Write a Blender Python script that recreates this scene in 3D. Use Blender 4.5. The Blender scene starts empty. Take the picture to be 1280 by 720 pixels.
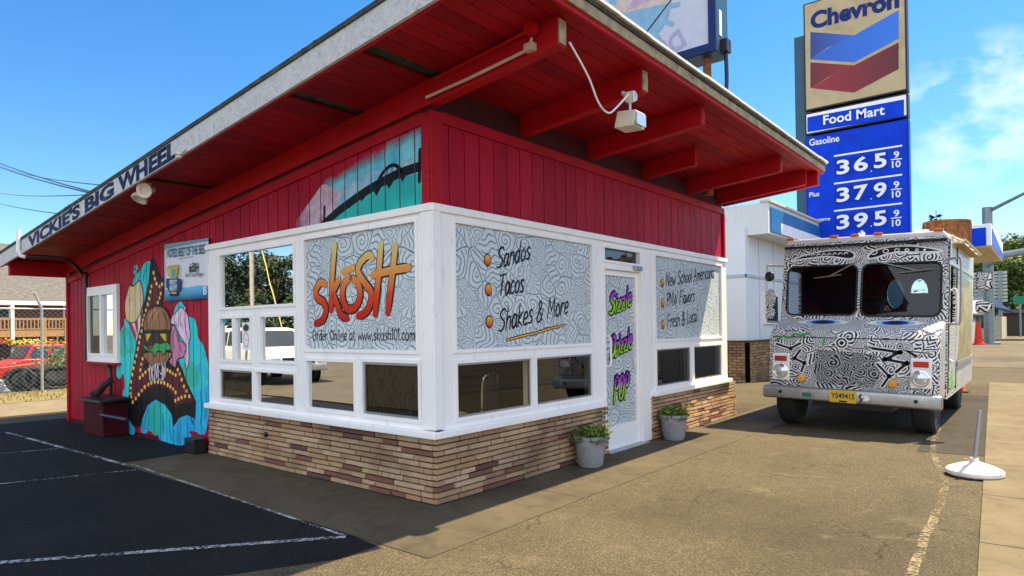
import bpy, bmesh, math, random
from mathutils import Vector, Matrix
R = math.radians
sc = bpy.context.scene
COL = sc.collection

# ------------------------------------------------------------------ camera
CAM = Vector((-3.8924, -4.0478, 1.5))
F, YAW, PIT, ROL, CY = 817.5565, 0.6862, 0.0060, 0.0142, 404.3751
fw = Vector((math.cos(YAW)*math.cos(PIT), math.sin(YAW)*math.cos(PIT), math.sin(PIT)))
rt0 = Vector((math.sin(YAW), -math.cos(YAW), 0)); up0 = rt0.cross(fw)
rt = rt0*math.cos(ROL) - up0*math.sin(ROL); up = rt0*math.sin(ROL) + up0*math.cos(ROL)
cd = bpy.data.cameras.new('camera'); cam = bpy.data.objects.new('camera', cd); COL.objects.link(cam)
cam.matrix_world = Matrix(((rt.x, up.x, -fw.x, CAM.x), (rt.y, up.y, -fw.y, CAM.y), (rt.z, up.z, -fw.z, CAM.z), (0, 0, 0, 1)))
cd.sensor_width = 36; cd.lens = 36*F/1280; cd.shift_y = (CY-360)/1280
cd.clip_start = 0.05; cd.clip_end = 3000
sc.camera = cam

# ------------------------------------------------------------------ sun and sky
SUN = Vector((0.51, -0.28, 1.0)).normalized()
sd = bpy.data.lights.new('sun', 'SUN'); sd.energy = 4.8; sd.angle = R(0.5); sd.color = (1, .83, .55)
so = bpy.data.objects.new('sun', sd); COL.objects.link(so); so.location = (0, 0, 40)
so.rotation_euler = (-SUN).to_track_quat('-Z', 'Y').to_euler()
w = bpy.data.worlds.new('World'); sc.world = w; w.use_nodes = True
nt = w.node_tree; N = nt.nodes; L = nt.links; N.clear()
def ray_dir(u, v): return (fw + rt*((u-640)/F) + up*((CY-v)/F)).normalized()
out = N.new('ShaderNodeOutputWorld'); bg = N.new('ShaderNodeBackground'); bg.inputs[1].default_value = 0.085
sky = N.new('ShaderNodeTexSky'); sky.sky_type = 'NISHITA'; sky.sun_disc = False
sky.sun_elevation = math.asin(SUN.z); sky.sun_rotation = math.atan2(SUN.x, SUN.y)
sky.air_density = 1.0; sky.dust_density = 0.2; sky.ozone_density = 3.2; sky.altitude = 10
tc = N.new('ShaderNodeTexCoord')
nz = N.new('ShaderNodeTexNoise'); nz.inputs['Scale'].default_value = 13; nz.inputs['Detail'].default_value = 9; nz.inputs['Roughness'].default_value = .56; nz.inputs['Distortion'].default_value = .1
mp = N.new('ShaderNodeMapping'); mp.inputs['Scale'].default_value = (1, 1, 1.5); mp.inputs['Location'].default_value = (.31, .12, .08)
L.new(tc.outputs['Generated'], mp.inputs[0]); L.new(mp.outputs[0], nz.inputs['Vector'])
def wmath(op, a, b=None):
    n = N.new('ShaderNodeMath'); n.operation = op
    for i, q in enumerate((a, b)):
        if q is None: continue
        if isinstance(q, (int, float)): n.inputs[i].default_value = q
        else: L.new(q, n.inputs[i])
    return n.outputs[0]
def wmask(d, c0, c1):
    n = N.new('ShaderNodeVectorMath'); n.operation = 'DOT_PRODUCT'; n.inputs[1].default_value = d
    L.new(tc.outputs['Generated'], n.inputs[0])
    m = N.new('ShaderNodeMapRange'); m.inputs[1].default_value = c0; m.inputs[2].default_value = c1; m.clamp = True
    L.new(n.outputs['Value'], m.inputs[0]); return m.outputs[0]
m1 = wmath('MAXIMUM', wmask(ray_dir(1225, 138), .9952, .9988), wmath('MULTIPLY', wmask(ray_dir(1320, 190), .993, .998), .2))
mr = N.new('ShaderNodeMapRange'); mr.inputs[1].default_value = .42; mr.inputs[2].default_value = .68
L.new(nz.outputs['Fac'], mr.inputs[0])
cm = wmath('MULTIPLY', wmath('MULTIPLY', m1, mr.outputs[0]), .62)
# unseen bright cloud added behind the camera as fill light
mr2 = N.new('ShaderNodeMapRange'); mr2.inputs[1].default_value = .33; mr2.inputs[2].default_value = .52; L.new(nz.outputs['Fac'], mr2.inputs[0])
fill_cloud = wmath('MULTIPLY', wmask(Vector((-.78, -.50, .38)).normalized(), .30, .62), mr2.outputs[0])
mx = N.new('ShaderNodeMix'); mx.data_type = 'RGBA'; L.new(cm, mx.inputs['Factor']); L.new(sky.outputs[0], mx.inputs['A']); mx.inputs['B'].default_value = (6.6, 6.7, 6.9, 1)
hs = N.new('ShaderNodeHueSaturation'); hs.inputs['Saturation'].default_value = 1.32
L.new(mx.outputs['Result'], hs.inputs['Color'])
mb2 = N.new('ShaderNodeMix'); mb2.data_type = 'RGBA'; L.new(fill_cloud, mb2.inputs['Factor']); L.new(hs.outputs[0], mb2.inputs['A']); mb2.inputs['B'].default_value = (8.3, 8.7, 9.6, 1)
L.new(mb2.outputs['Result'], bg.inputs[0]); L.new(bg.outputs[0], out.inputs[0])
sc.view_settings.view_transform = 'Standard'; sc.view_settings.look = 'None'; sc.view_settings.gamma = 1
sc.view_settings.use_curve_mapping = False; sc.view_settings.exposure = 1.4
sc.cycles.max_bounces = 7; sc.cycles.transparent_max_bounces = 24; sc.cycles.diffuse_bounces = 4
sc.cycles.use_denoising = True

# ------------------------------------------------------------------ pixel -> point on a real plane
def ray(u, v): return fw + rt*((u-640)/F) + up*((CY-v)/F)
def onX(u, v, x=0.):
    r = ray(u, v); return CAM + r*((x-CAM.x)/r.x)
def onY(u, v, y=0.):
    r = ray(u, v); return CAM + r*((y-CAM.y)/r.y)
def onZ(u, v, z=0.):
    r = ray(u, v); return CAM + r*((z-CAM.z)/r.z)
def atD(u, v, d): return CAM + ray(u, v)*d

# ------------------------------------------------------------------ mesh helpers
ORG = {}     # where each object's own zero lies in the frame its shapes were drawn in
class MB:
    def __init__(s): s.v = []; s.f = []; s.m = []
    def add(s, vs, fs, m=0):
        b = len(s.v); s.v += [Vector(q) for q in vs]
        for f in fs: s.f.append([b+i for i in f]); s.m.append(m)
        return s
    def box(s, x0, x1, y0, y1, z0, z1, m=0):
        return s.add([(x0,y0,z0),(x1,y0,z0),(x1,y1,z0),(x0,y1,z0),(x0,y0,z1),(x1,y0,z1),(x1,y1,z1),(x0,y1,z1)],
                     [(3,2,1,0),(4,5,6,7),(0,1,5,4),(1,2,6,5),(2,3,7,6),(3,0,4,7)], m)
    def hexa(s, bot, top, m=0):
        return s.add(list(bot)+list(top), [(3,2,1,0),(4,5,6,7),(0,1,5,4),(1,2,6,5),(2,3,7,6),(3,0,4,7)], m)
    def bar(s, p0, p1, wd, ht, upv=(0,0,1), m=0):
        p0 = Vector(p0); p1 = Vector(p1); d = (p1-p0).normalized(); u = Vector(upv)
        sd_ = d.cross(u); sd_ = sd_.normalized() if sd_.length > 1e-6 else d.orthogonal().normalized(); u = sd_.cross(d).normalized()
        a = sd_*wd/2; b = u*ht/2
        return s.hexa([p0-a-b, p0+a-b, p1+a-b, p1-a-b], [p0-a+b, p0+a+b, p1+a+b, p1-a+b], m)
    def sheet(s, pts, m=0): return s.add(pts, [tuple(range(len(pts)))], m)
    def prism(s, pts, vec, m=0):
        n = len(pts); vec = Vector(vec); a = [Vector(p) for p in pts]
        return s.add(a+[p+vec for p in a], [tuple(range(n-1,-1,-1)), tuple(range(n,2*n))]+[(i,(i+1)%n,n+(i+1)%n,n+i) for i in range(n)], m)
    def tube(s, pts, r, n=8, m=0, closed=False):
        P = [Vector(p) for p in pts]; rs = r if isinstance(r, (list, tuple)) else [r]*len(P)
        rings = []; prev = None
        for i, p in enumerate(P):
            a = P[(i-1) % len(P)] if (closed or i > 0) else P[i]; b = P[(i+1) % len(P)] if (closed or i < len(P)-1) else P[i]
            t = (b-a).normalized()
            nrm = t.orthogonal().normalized() if prev is None else (prev-t*prev.dot(t)).normalized()
            prev = nrm; bn = t.cross(nrm)
            rings.append([p+nrm*math.cos(2*math.pi*k/n)*rs[i]+bn*math.sin(2*math.pi*k/n)*rs[i] for k in range(n)])
        vs = [q for g in rings for q in g]; fs = []
        for i in range(len(P)-(0 if closed else 1)):
            j = (i+1) % len(P)
            for k in range(n): fs.append((i*n+k, i*n+(k+1)%n, j*n+(k+1)%n, j*n+k))
        if not closed: fs += [tuple(range(n-1,-1,-1)), tuple((len(P)-1)*n+k for k in range(n))]
        return s.add(vs, fs, m)
    def lathe(s, prof, c=(0,0,0), n=24, axis='z', m=0, a0=0., a1=None):
        c = Vector(c); vs = []; full = a1 is None; steps = n if full else n+1; a1 = 2*math.pi if full else a1
        for r, h in prof:
            for k in range(steps):
                a = a0+(a1-a0)*k/n; q = (r*math.cos(a), r*math.sin(a), h)
                if axis == 'x': q = (h, q[0], q[1])
                elif axis == 'y': q = (q[0], h, q[1])
                vs.append(c+Vector(q))
        fs = []
        for i in range(len(prof)-1):
            for k in range(n):
                k2 = (k+1) % steps; fs.append((i*steps+k, i*steps+k2, (i+1)*steps+k2, (i+1)*steps+k))
        if full:
            if prof[0][0] > 1e-6: fs.append(tuple(range(steps-1,-1,-1)))
            if prof[-1][0] > 1e-6: fs.append(tuple((len(prof)-1)*steps+k for k in range(steps)))
        return s.add(vs, fs, m)
    def ellipsoid(s, c, rx, ry, rz, n=16, k=8, m=0):
        b = len(s.v); s.lathe([(max(1e-4, math.sin(math.pi*i/k)), -math.cos(math.pi*i/k)) for i in range(k+1)], n=n, m=m)
        for q in s.v[b:]: q.x = c[0]+q.x*rx; q.y = c[1]+q.y*ry; q.z = c[2]+q.z*rz
        return s
    def build(s, name, mats, parent=None, origin=None, smooth=False, bevel=0, seg=2, tri=False):
        me = bpy.data.meshes.new(name)
        o0 = Vector(origin) if origin is not None else Vector(ORG.get(parent.name, (0,0,0)) if parent is not None else (0,0,0))
        me.from_pydata([tuple(q-o0) for q in s.v], [], s.f)
        mats = mats if isinstance(mats, (list, tuple)) else [mats]
        for q in mats: me.materials.append(q)
        me.polygons.foreach_set('material_index', s.m)
        bm = bmesh.new(); bm.from_mesh(me)
        bmesh.ops.remove_doubles(bm, verts=bm.verts, dist=1e-5)
        bmesh.ops.recalc_face_normals(bm, faces=bm.faces)
        if bevel:
            es = [e for e in bm.edges if len(e.link_faces) == 2 and e.calc_face_angle(0) > .5]
            bmesh.ops.bevel(bm, geom=es, offset=bevel, segments=seg, affect='EDGES', profile=.6)
        big = [f for f in bm.faces if len(f.verts) > 4]
        if big: bmesh.ops.triangulate(bm, faces=big, ngon_method='EAR_CLIP')
        uv = bm.loops.layers.uv.new('UVMap')
        for f in bm.faces:
            n = f.normal; ax = max(range(3), key=lambda i: abs(n[i]))
            for lp in f.loops:
                c = lp.vert.co+o0
                lp[uv].uv = (c.y, c.z) if ax == 0 else ((c.x, c.z) if ax == 1 else (c.x, c.y))
        if smooth:
            for f in bm.faces: f.smooth = True
            for e in bm.edges:
                if len(e.link_faces) == 2 and e.calc_face_angle(0) > R(38): e.smooth = False
        bm.to_mesh(me); bm.free()
        o = bpy.data.objects.new(name, me); COL.objects.link(o)
        ORG[o.name] = tuple(o0)
        if parent is not None: o.parent = parent
        else: o.location = o0
        return o
def tag(o, label=None, cat=None, group=None, kind=None):
    if label: o['label'] = label
    if cat: o['category'] = cat
    if group: o['group'] = group
    if kind: o['kind'] = kind
    return o
def empty(name, loc, label, cat, group=None, local=False, rz=0.):
    o = bpy.data.objects.new(name, None); COL.objects.link(o); o.location = loc; o.empty_display_size = .2
    o.rotation_euler.z = rz
    ORG[o.name] = (0, 0, 0) if local else tuple(loc)
    return tag(o, label, cat, group)
def copy_thing(root, loc, rz=None, label=None, scale=None):
    r = root.copy(); COL.objects.link(r); r.location = loc
    if rz is not None: r.rotation_euler.z = rz
    if scale is not None: r.scale = scale
    if label: r['label'] = label
    for ch in list(root.children):
        c = ch.copy(); COL.objects.link(c); c.parent = r
        for g in list(ch.children):
            d = g.copy(); COL.objects.link(d); d.parent = c
    return r
def smoothline(pts, k=6, closed=False):
    P = [Vector(p) for p in pts]; n = len(P)
    if n < 3: return P
    o = []
    rng = range(n) if closed else range(n-1)
    for i in rng:
        g = (lambda j: P[j % n]) if closed else (lambda j: P[min(max(j, 0), n-1)])
        a, b, c, d = g(i-1), g(i), g(i+1), g(i+2)
        for q in range(k):
            t = q/k
            o.append(.5*((2*b)+(c-a)*t+(2*a-5*b+4*c-d)*t*t+(3*b-a-3*c+d)*t**3))
    if not closed: o.append(P[-1])
    return o
def text_mesh(txt, bold=0., spacing=1.0, shear=0.):
    cu = bpy.data.curves.new('txt', 'FONT'); cu.body = txt; cu.size = 1; cu.offset = bold; cu.space_character = spacing; cu.resolution_u = 4; cu.shear = shear
    ob = bpy.data.objects.new('txt', cu); COL.objects.link(ob)
    dg = bpy.context.evaluated_depsgraph_get(); dg.update()
    me = bpy.data.meshes.new_from_object(ob.evaluated_get(dg))
    vs = [v.co.copy() for v in me.vertices]; fs = [tuple(p.vertices) for p in me.polygons]
    bpy.data.objects.remove(ob); bpy.data.curves.remove(cu); bpy.data.meshes.remove(me)
    return vs, fs
def text_fit(mb, txt, o, rv, uv_, bold=0., m=0, spacing=1.0, depth=.003):
    """lettering filling the rectangle o, o+rv, o+uv_ on a real surface"""
    vs, fs = text_mesh(txt, bold, spacing)
    x0 = min(q.x for q in vs); x1 = max(q.x for q in vs); y0 = min(q.y for q in vs); y1 = max(q.y for q in vs)
    o = Vector(o); rv = Vector(rv); uv_ = Vector(uv_)
    return mb.add([o+rv*((q.x-x0)/(x1-x0))+uv_*((q.y-y0)/(y1-y0)) for q in vs], fs, m)
def stroke(mb, pts, wd, nrm, m=0, taper=True, off=0., closed=False):
    """flat brush stroke along 3-D points lying on a surface with normal nrm"""
    P = [Vector(p) for p in pts]; n = len(P); nrm = Vector(nrm).normalized(); A = []; B = []
    if not closed:
        for i in range(1, n-1):      # a sharp corner: two strokes meeting
            if (P[i]-P[i-1]).angle(P[i+1]-P[i], 0) > .7:
                stroke(mb, P[:i+1], wd, nrm, m, taper, off); stroke(mb, P[i:], wd, nrm, m, taper, off); return
    for i in range(n):
        a = P[(i-1) % n] if (closed or i) else P[0]; b = P[(i+1) % n] if (closed or i < n-1) else P[-1]
        t = (b-a).normalized(); sd_ = t.cross(nrm)
        f_ = 1.
        if taper and not closed:
            e = min(i, n-1-i)/max(1, n-1); f_ = .72+.28*min(1, e*6)
        A.append(P[i]+sd_*wd*.5*f_+nrm*off); B.append(P[i]-sd_*wd*.5*f_+nrm*off)
    if not closed:   # round the ends
        for (lst, i, j) in ((1, 0, 1), (0, n-1, n-2)):
            pass
    vs = A+B; fs = [(i, (i+1) % n, n+(i+1) % n, n+i) for i in range(n if closed else n-1)]
    mb.add(vs, fs, m)
    if not closed:
        for i, j in ((0, 1), (n-1, n-2)):
            t = (P[i]-P[j]).normalized(); sd_ = t.cross(nrm); c = P[i]+nrm*off; r = wd*.5*(.72 if taper else 1.)
            q = [c+sd_*r*math.cos(a)+t*r*math.sin(a) for a in [math.pi*k/6 for k in range(7)]]
            mb.add(q, [tuple(range(7))], m)
# ------------------------------------------------------------------ materials
class NG:
    def __init__(s, name):
        s.m = bpy.data.materials.new(name); s.m.use_nodes = True; s.t = s.m.node_tree; s.t.nodes.clear()
        s.out = s.n('ShaderNodeOutputMaterial')
    def n(s, t, **kw):
        q = s.t.nodes.new(t)
        for k, v in kw.items(): setattr(q, k, v)
        return q
    def l(s, a, b): s.t.links.new(a, b)
    def put(s, sock, v):
        if hasattr(v, 'is_linked') or hasattr(v, 'links'): s.l(v, sock)
        else: sock.default_value = v
    def math(s, op, a, b=None, c=None):
        q = s.n('ShaderNodeMath', operation=op)
        for i, v in enumerate((a, b, c)):
            if v is not None: s.put(q.inputs[i], v)
        return q.outputs[0]
    def noise(s, vec, scale, detail=4, rough=.55, dist=0.):
        q = s.n('ShaderNodeTexNoise'); q.inputs['Scale'].default_value = scale; q.inputs['Detail'].default_value = detail
        q.inputs['Roughness'].default_value = rough; q.inputs['Distortion'].default_value = dist
        if vec is not None: s.l(vec, q.inputs['Vector'])
        return q.outputs['Fac'], q.outputs['Color']
    def ramp(s, fac, stops):
        q = s.n('ShaderNodeValToRGB'); e = q.color_ramp.elements
        while len(e) < len(stops): e.new(.5)
        for i, (p, c) in enumerate(stops): e[i].position = p; e[i].color = (*c, 1) if len(c) == 3 else c
        s.l(fac, q.inputs[0]); return q.outputs[0]
    def rng(s, v, a, b, c=0., d=1.):
        q = s.n('ShaderNodeMapRange'); q.clamp = True
        s.l(v, q.inputs[0])
        for i, k in enumerate((a, b, c, d)): q.inputs[i+1].default_value = k
        return q.outputs[0]
    def mix(s, f, a, b, blend='MIX'):
        q = s.n('ShaderNodeMix', data_type='RGBA', blend_type=blend)
        s.put(q.inputs['Factor'], f)
        for k, v in (('A', a), ('B', b)):
            s.put(q.inputs[k], (*v, 1) if isinstance(v, tuple) and len(v) == 3 else v)
        return q.outputs['Result']
    def coords(s, k='Object'): return s.n('ShaderNodeTexCoord').outputs[k]
    def pos(s): return s.n('ShaderNodeNewGeometry').outputs['Position']
    def bsdf(s, col, rough=.6, metal=0., spec=.5, bump=None, bstr=.3, bdist=.01, **kw):
        b = s.n('ShaderNodeBsdfPrincipled')
        s.put(b.inputs['Base Color'], (*col, 1) if isinstance(col, tuple) and len(col) == 3 else col)
        s.put(b.inputs['Roughness'], rough); s.put(b.inputs['Metallic'], metal); s.put(b.inputs['Specular IOR Level'], spec)
        for k, v in kw.items(): s.put(b.inputs[k.replace('_', ' ')], v)
        if bump is not None:
            q = s.n('ShaderNodeBump'); q.inputs['Strength'].default_value = bstr; q.inputs['Distance'].default_value = bdist
            s.l(bump, q.inputs['Height']); s.l(q.outputs[0], b.inputs['Normal'])
        s.l(b.outputs[0], s.out.inputs[0]); return b
def pbr(name, col, rough=.6, metal=0., var=.15, scale=6., bump=.0, bscale=80., spec=.4, dirt=None, dirt_amt=.5, dirt_scale=3., rvar=.12):
    g = NG(name); c = g.coords('Object')
    f, _ = g.noise(c, scale, 6, .6)
    lo = tuple(max(0, q*(1-var)) for q in col); hi = tuple(min(1, q*(1+var)) for q in col)
    k = g.ramp(f, [(.3, lo), (.7, hi)])
    if dirt:
        f2, _ = g.noise(c, dirt_scale, 8, .68, .4)
        k = g.mix(g.math('MULTIPLY', g.rng(f2, .5, .72), dirt_amt), k, dirt)
    f3, _ = g.noise(c, bscale, 4, .6)
    r = g.rng(f3, .3, .7, max(.03, rough-rvar), min(1, rough+rvar))
    g.bsdf(k, r, metal, spec, bump=f3 if bump else None, bstr=bump, bdist=.01)
    return g.m
def paint_wood(name, col, dark, wear=.25, rough=.6, axis='z', bump=.25):
    """old brush-painted board: grain, weathering, chips"""
    g = NG(name); c = g.coords('Object')
    mp = g.n('ShaderNodeMapping'); mp.inputs['Scale'].default_value = {'z': (14, 14, .8), 'y': (14, .8, 14), 'x': (.8, 14, 14)}[axis]
    g.l(c, mp.inputs[0]); gr, _ = g.noise(mp.outputs[0], 4, 6, .65, .2)
    f, _ = g.noise(c, 1.7, 6, .6); isl = g.n('ShaderNodeNewGeometry').outputs['Random Per Island']
    k = g.ramp(g.math('ADD', g.math('MULTIPLY', f, .7), g.math('MULTIPLY', isl, .3)), [(.25, dark), (.75, col)])
    k = g.mix(g.math('MULTIPLY', g.rng(gr, .35, .75), .35), k, tuple(q*.62 for q in col))
    f4, _ = g.noise(mp.outputs[0], 2.2, 8, .7)
    k = g.mix(g.math('MULTIPLY', g.rng(f4, .64, .70), wear), k, (.36, .22, .19)); f5, _ = g.noise(c, 5.5, 8, .75, .5)
    k = g.mix(g.math('MULTIPLY', g.rng(f5, .54, .72), .55), k, tuple(q*.35 for q in dark)); f6, _ = g.noise(c, 45, 3, .6); k = g.mix(g.math('MULTIPLY', g.rng(f6, .73, .76), wear*2), k, (.30, .16, .14))
    g.bsdf(k, g.rng(gr, .3, .7, rough-.08, rough+.2), 0, .16, bump=gr, bstr=bump, bdist=.006)
    return g.m
M = {}
# ground: worn asphalt with aggregate speckle, patches, hairline cracks
def asphalt(name, a, b, crack=True, dk=None):
    g = NG(name); c = g.pos()
    f1, _ = g.noise(c, .55, 7, .62, .3); f2, _ = g.noise(c, 95, 3, .7); f3, _ = g.noise(c, 7, 6, .7)
    k = g.ramp(f1, [(.3, a), (.7, b)])
    v = g.n('ShaderNodeTexVoronoi'); v.inputs['Scale'].default_value = 125; g.l(c, v.inputs['Vector'])
    sep = g.n('ShaderNodeSeparateColor'); g.l(v.outputs['Color'], sep.inputs[0])
    k = g.mix(g.rng(sep.outputs[0], .62, 1, 0, .55), k, tuple(min(1, q*2.3) for q in b))
    k = g.mix(g.rng(sep.outputs[1], .66, 1, 0, .7), k, tuple(q*.3 for q in a))
    k = g.mix(g.rng(f3, .52, .75, 0, .45), k, tuple(q*.55 for q in a))
    f5, _ = g.noise(c, .23, 5, .6, .6); k = g.mix(g.rng(f5, .52, .66, 0, .5), k, tuple(q*.5 for q in a)); f6, _ = g.noise(c, 1.9, 8, .72, .5); k = g.mix(g.rng(f6, .58, .68, 0, .45), k, tuple(min(1,q*1.7) for q in b))
    if crack:
        dv = g.n('ShaderNodeVectorMath', operation='ADD'); _, nc = g.noise(c, 2.2, 5, .6)
        sc_ = g.n('ShaderNodeVectorMath', operation='SCALE'); sc_.inputs['Scale'].default_value = .5; g.l(nc, sc_.inputs[0])
        g.l(c, dv.inputs[0]); g.l(sc_.outputs[0], dv.inputs[1])
        cv = g.n('ShaderNodeTexVoronoi', feature='DISTANCE_TO_EDGE'); cv.inputs['Scale'].default_value = .42; g.l(dv.outputs[0], cv.inputs['Vector'])
        gate, _ = g.noise(c, .8, 2, .5)
        ck = g.math('MULTIPLY', g.rng(cv.outputs['Distance'], .0, .006, 1, 0), g.rng(gate, .48, .56))
        k = g.mix(g.math('MULTIPLY', ck, .7), k, tuple(q*.22 for q in a))
    hb = g.math('ADD', g.math('MULTIPLY', f2, .5), v.outputs['Distance'])
    g.bsdf(k, .85, 0, .15, bump=hb, bstr=.55, bdist=.012)
    return g.m
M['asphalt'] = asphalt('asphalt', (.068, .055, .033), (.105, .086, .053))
M['shade_toned_asphalt'] = asphalt('shade_toned_asphalt', (.007, .007, .008), (.015, .0145, .014))  # near-black tone carries the lot's shade in its colour
M['patch_asphalt'] = asphalt('patch_asphalt', (.036, .031, .024), (.055, .047, .036))
M['road'] = asphalt('road', (.10, .083, .058), (.14, .118, .085), False)
def concrete(name, a, b, stain):
    g = NG(name); c = g.pos()
    f1, _ = g.noise(c, 1.1, 8, .65, .4); f2, _ = g.noise(c, 60, 4, .7); f3, _ = g.noise(c, 3.5, 8, .7, .8)
    k = g.ramp(f1, [(.3, a), (.7, b)]); k = g.mix(g.rng(f3, .5, .7, 0, .55), k, stain)
    k = g.mix(g.rng(f2, .55, .8, 0, .4), k, tuple(q*.5 for q in a))
    g.bsdf(k, .85, 0, .3, bump=f2, bstr=.35, bdist=.006); return g.m
M['concrete'] = concrete('apron_concrete', (.056, .045, .028), (.098, .078, .046), (.022, .018, .012))
M['sidewalk'] = concrete('sidewalk_concrete', (.105, .082, .044), (.165, .132, .075), (.055, .042, .022))
M['dirt'] = concrete('dirt', (.15, .12, .075), (.22, .18, .115), (.09, .07, .045))
def roadpaint(name='worn_line_paint', col=(.40, .41, .41), lo=.68, hi=.86, sc_=30):
    g = NG(name); c = g.pos(); f, _ = g.noise(c, sc_, 6, .75); f2, _ = g.noise(c, 2.5, 3)
    b = g.n('ShaderNodeBsdfPrincipled'); b.inputs['Base Color'].default_value = (*col, 1); b.inputs['Roughness'].default_value = .8
    t = g.n('ShaderNodeBsdfTransparent'); mx = g.n('ShaderNodeMixShader')
    g.l(g.rng(g.math('ADD', f, g.math('MULTIPLY', f2, .5)), lo, hi), mx.inputs[0]); g.l(t.outputs[0], mx.inputs[1]); g.l(b.outputs[0], mx.inputs[2]); g.l(mx.outputs[0], g.out.inputs[0]); return g.m
M['paint'] = roadpaint()
M['seam'] = roadpaint('seam_grit', (.22, .17, .095), .72, .88, 40)
M['red_siding'] = paint_wood('red_siding_paint', (.44, .005, .030), (.26, .003, .018), .22, .5)
M['red_trim'] = paint_wood('red_trim_paint', (.44, .006, .018), (.28, .004, .012), .3, .5, 'y')
M['red_trim_x'] = paint_wood('red_trim_paint_x', (.46, .006, .026), (.32, .004, .018), .25, .5, 'x')
M['red_deck'] = paint_wood('red_deck_paint', (.40, .005, .012), (.16, .002, .006), .18, .55, 'x')
M['rafter'] = paint_wood('rafter_paint', (.50, .007, .015), (.34, .004, .010), .18, .5, 'y')
M['groove'] = pbr('groove_shadow_board', (.05, .003, .007), .8, var=.3)
def white_paint(name, col=(.80, .81, .82), dirt=(.42, .40, .36), amt=.45, lo=.55):
    g = NG(name); c = g.coords('Object')
    mp = g.n('ShaderNodeMapping'); mp.inputs['Scale'].default_value = (5, 5, 1.2); g.l(c, mp.inputs[0])
    f, _ = g.noise(mp.outputs[0], 2.4, 9, .7, .3); f2, _ = g.noise(c, 40, 5, .6); f3, _ = g.noise(c, 1.3, 4)
    k = g.ramp(f3, [(.3, tuple(q*.93 for q in col)), (.7, col)]); k = g.mix(g.rng(f, lo, lo+.2, 0, amt), k, dirt)
    g.bsdf(k, g.rng(f2, .3, .7, .32, .55), 0, .45, bump=f2, bstr=.12, bdist=.004); return g.m
M['white'] = white_paint('white_frame_paint', (.90, .88, .85), (.36, .33, .29), .42, .56)
M['white_dirty'] = white_paint('old_white_paint', (.66, .66, .65), (.10, .10, .09), .9, .47)
M['white_metal'] = pbr('white_enamel', (.78, .78, .77), .35, var=.04, dirt=(.45, .4, .33), dirt_amt=.25)
M['black'] = pbr('black_paint', (.012, .012, .013), .4, var=.3)
M['rubber'] = pbr('rubber', (.018, .018, .018), .8, var=.3, bump=.2)
M['steel'] = pbr('worn_steel', (.42, .42, .42), .38, .9, var=.15, dirt=(.2, .13, .08), dirt_amt=.35)
M['chrome'] = pbr('chrome', (.75, .75, .75), .12, 1., var=.03, rvar=.05)
M['galv'] = pbr('galvanised_pole', (.19, .25, .27), .5, .5, var=.15, scale=3)
M['conduit'] = pbr('painted_conduit', (.52, .42, .30), .5, var=.15)
M['cream'] = pbr('cream_plastic', (.62, .56, .44), .45, var=.12, dirt=(.3, .22, .14), dirt_amt=.4)
M['rust'] = pbr('rust', (.26, .10, .04), .85, .2, var=.5, scale=14, dirt=(.45, .27, .10), dirt_amt=.8, dirt_scale=9, bump=.4)
M['tar'] = pbr('roof_edge_tar', (.035, .035, .03), .8, var=.5, dirt=(.10, .14, .08), dirt_amt=.7, dirt_scale=8, bump=.5, bscale=40)
M['flash'] = pbr('roof_flashing', (.72, .70, .64), .5, .2, var=.15, dirt=(.2, .15, .09), dirt_amt=.6, dirt_scale=6)
M['eave_wood'] = pbr('bare_eave_board', (.34, .27, .16), .75, var=.3, scale=12, dirt=(.12, .05, .03), dirt_amt=.8, dirt_scale=7)
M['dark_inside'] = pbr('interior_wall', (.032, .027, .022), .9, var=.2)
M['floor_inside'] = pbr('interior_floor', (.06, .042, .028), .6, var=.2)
M['navy'] = pbr('navy_letter_paint', (.005, .009, .05), .55, var=.3, spec=.1, dirt=(.25, .26, .28), dirt_amt=.25, dirt_scale=9)
def bricks(name, stops, var=.3):
    g = NG(name); c = g.coords('Object'); isl = g.n('ShaderNodeNewGeometry').outputs['Random Per Island']
    q = g.n('ShaderNodeValToRGB'); q.color_ramp.interpolation = 'CONSTANT'; e = q.color_ramp.elements
    while len(e) < len(stops): e.new(.5)
    for i, (p, cc) in enumerate(stops): e[i].position = p; e[i].color = (*cc, 1)
    g.l(isl, q.inputs[0])
    f, _ = g.noise(c, 22, 7, .7); f2, _ = g.noise(c, 110, 4, .7); f3, _ = g.noise(c, 1.2, 6, .65)
    k = g.mix(g.rng(f, .4, .8, 0, .4), q.outputs[0], (.13, .07, .045))
    k = g.mix(g.rng(f, .6, .8, 0, .35), k, (.5, .4, .32)); k = g.mix(g.rng(f3, .46, .68, 0, .6), k, (.09, .065, .05))
    g.bsdf(k, .85, 0, .25, bump=g.math('ADD', f, f2), bstr=.5, bdist=.008); return g.m
M['brick'] = bricks('roman_brick', [(0, (.46, .285, .155)), (.25, (.52, .345, .195)), (.5, (.42, .245, .135)), (.72, (.55, .385, .235)), (.9, (.22, .09, .065)), (.96, (.13, .065, .05))])
M['mortar'] = pbr('mortar', (.022, .017, .014), .95, var=.4, bump=.4)
M['yellow_brick'] = bricks('tan_brick', [(0, (.34, .21, .10)), (.3, (.42, .27, .13)), (.6, (.28, .17, .085)), (.85, (.22, .12, .06))])
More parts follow.
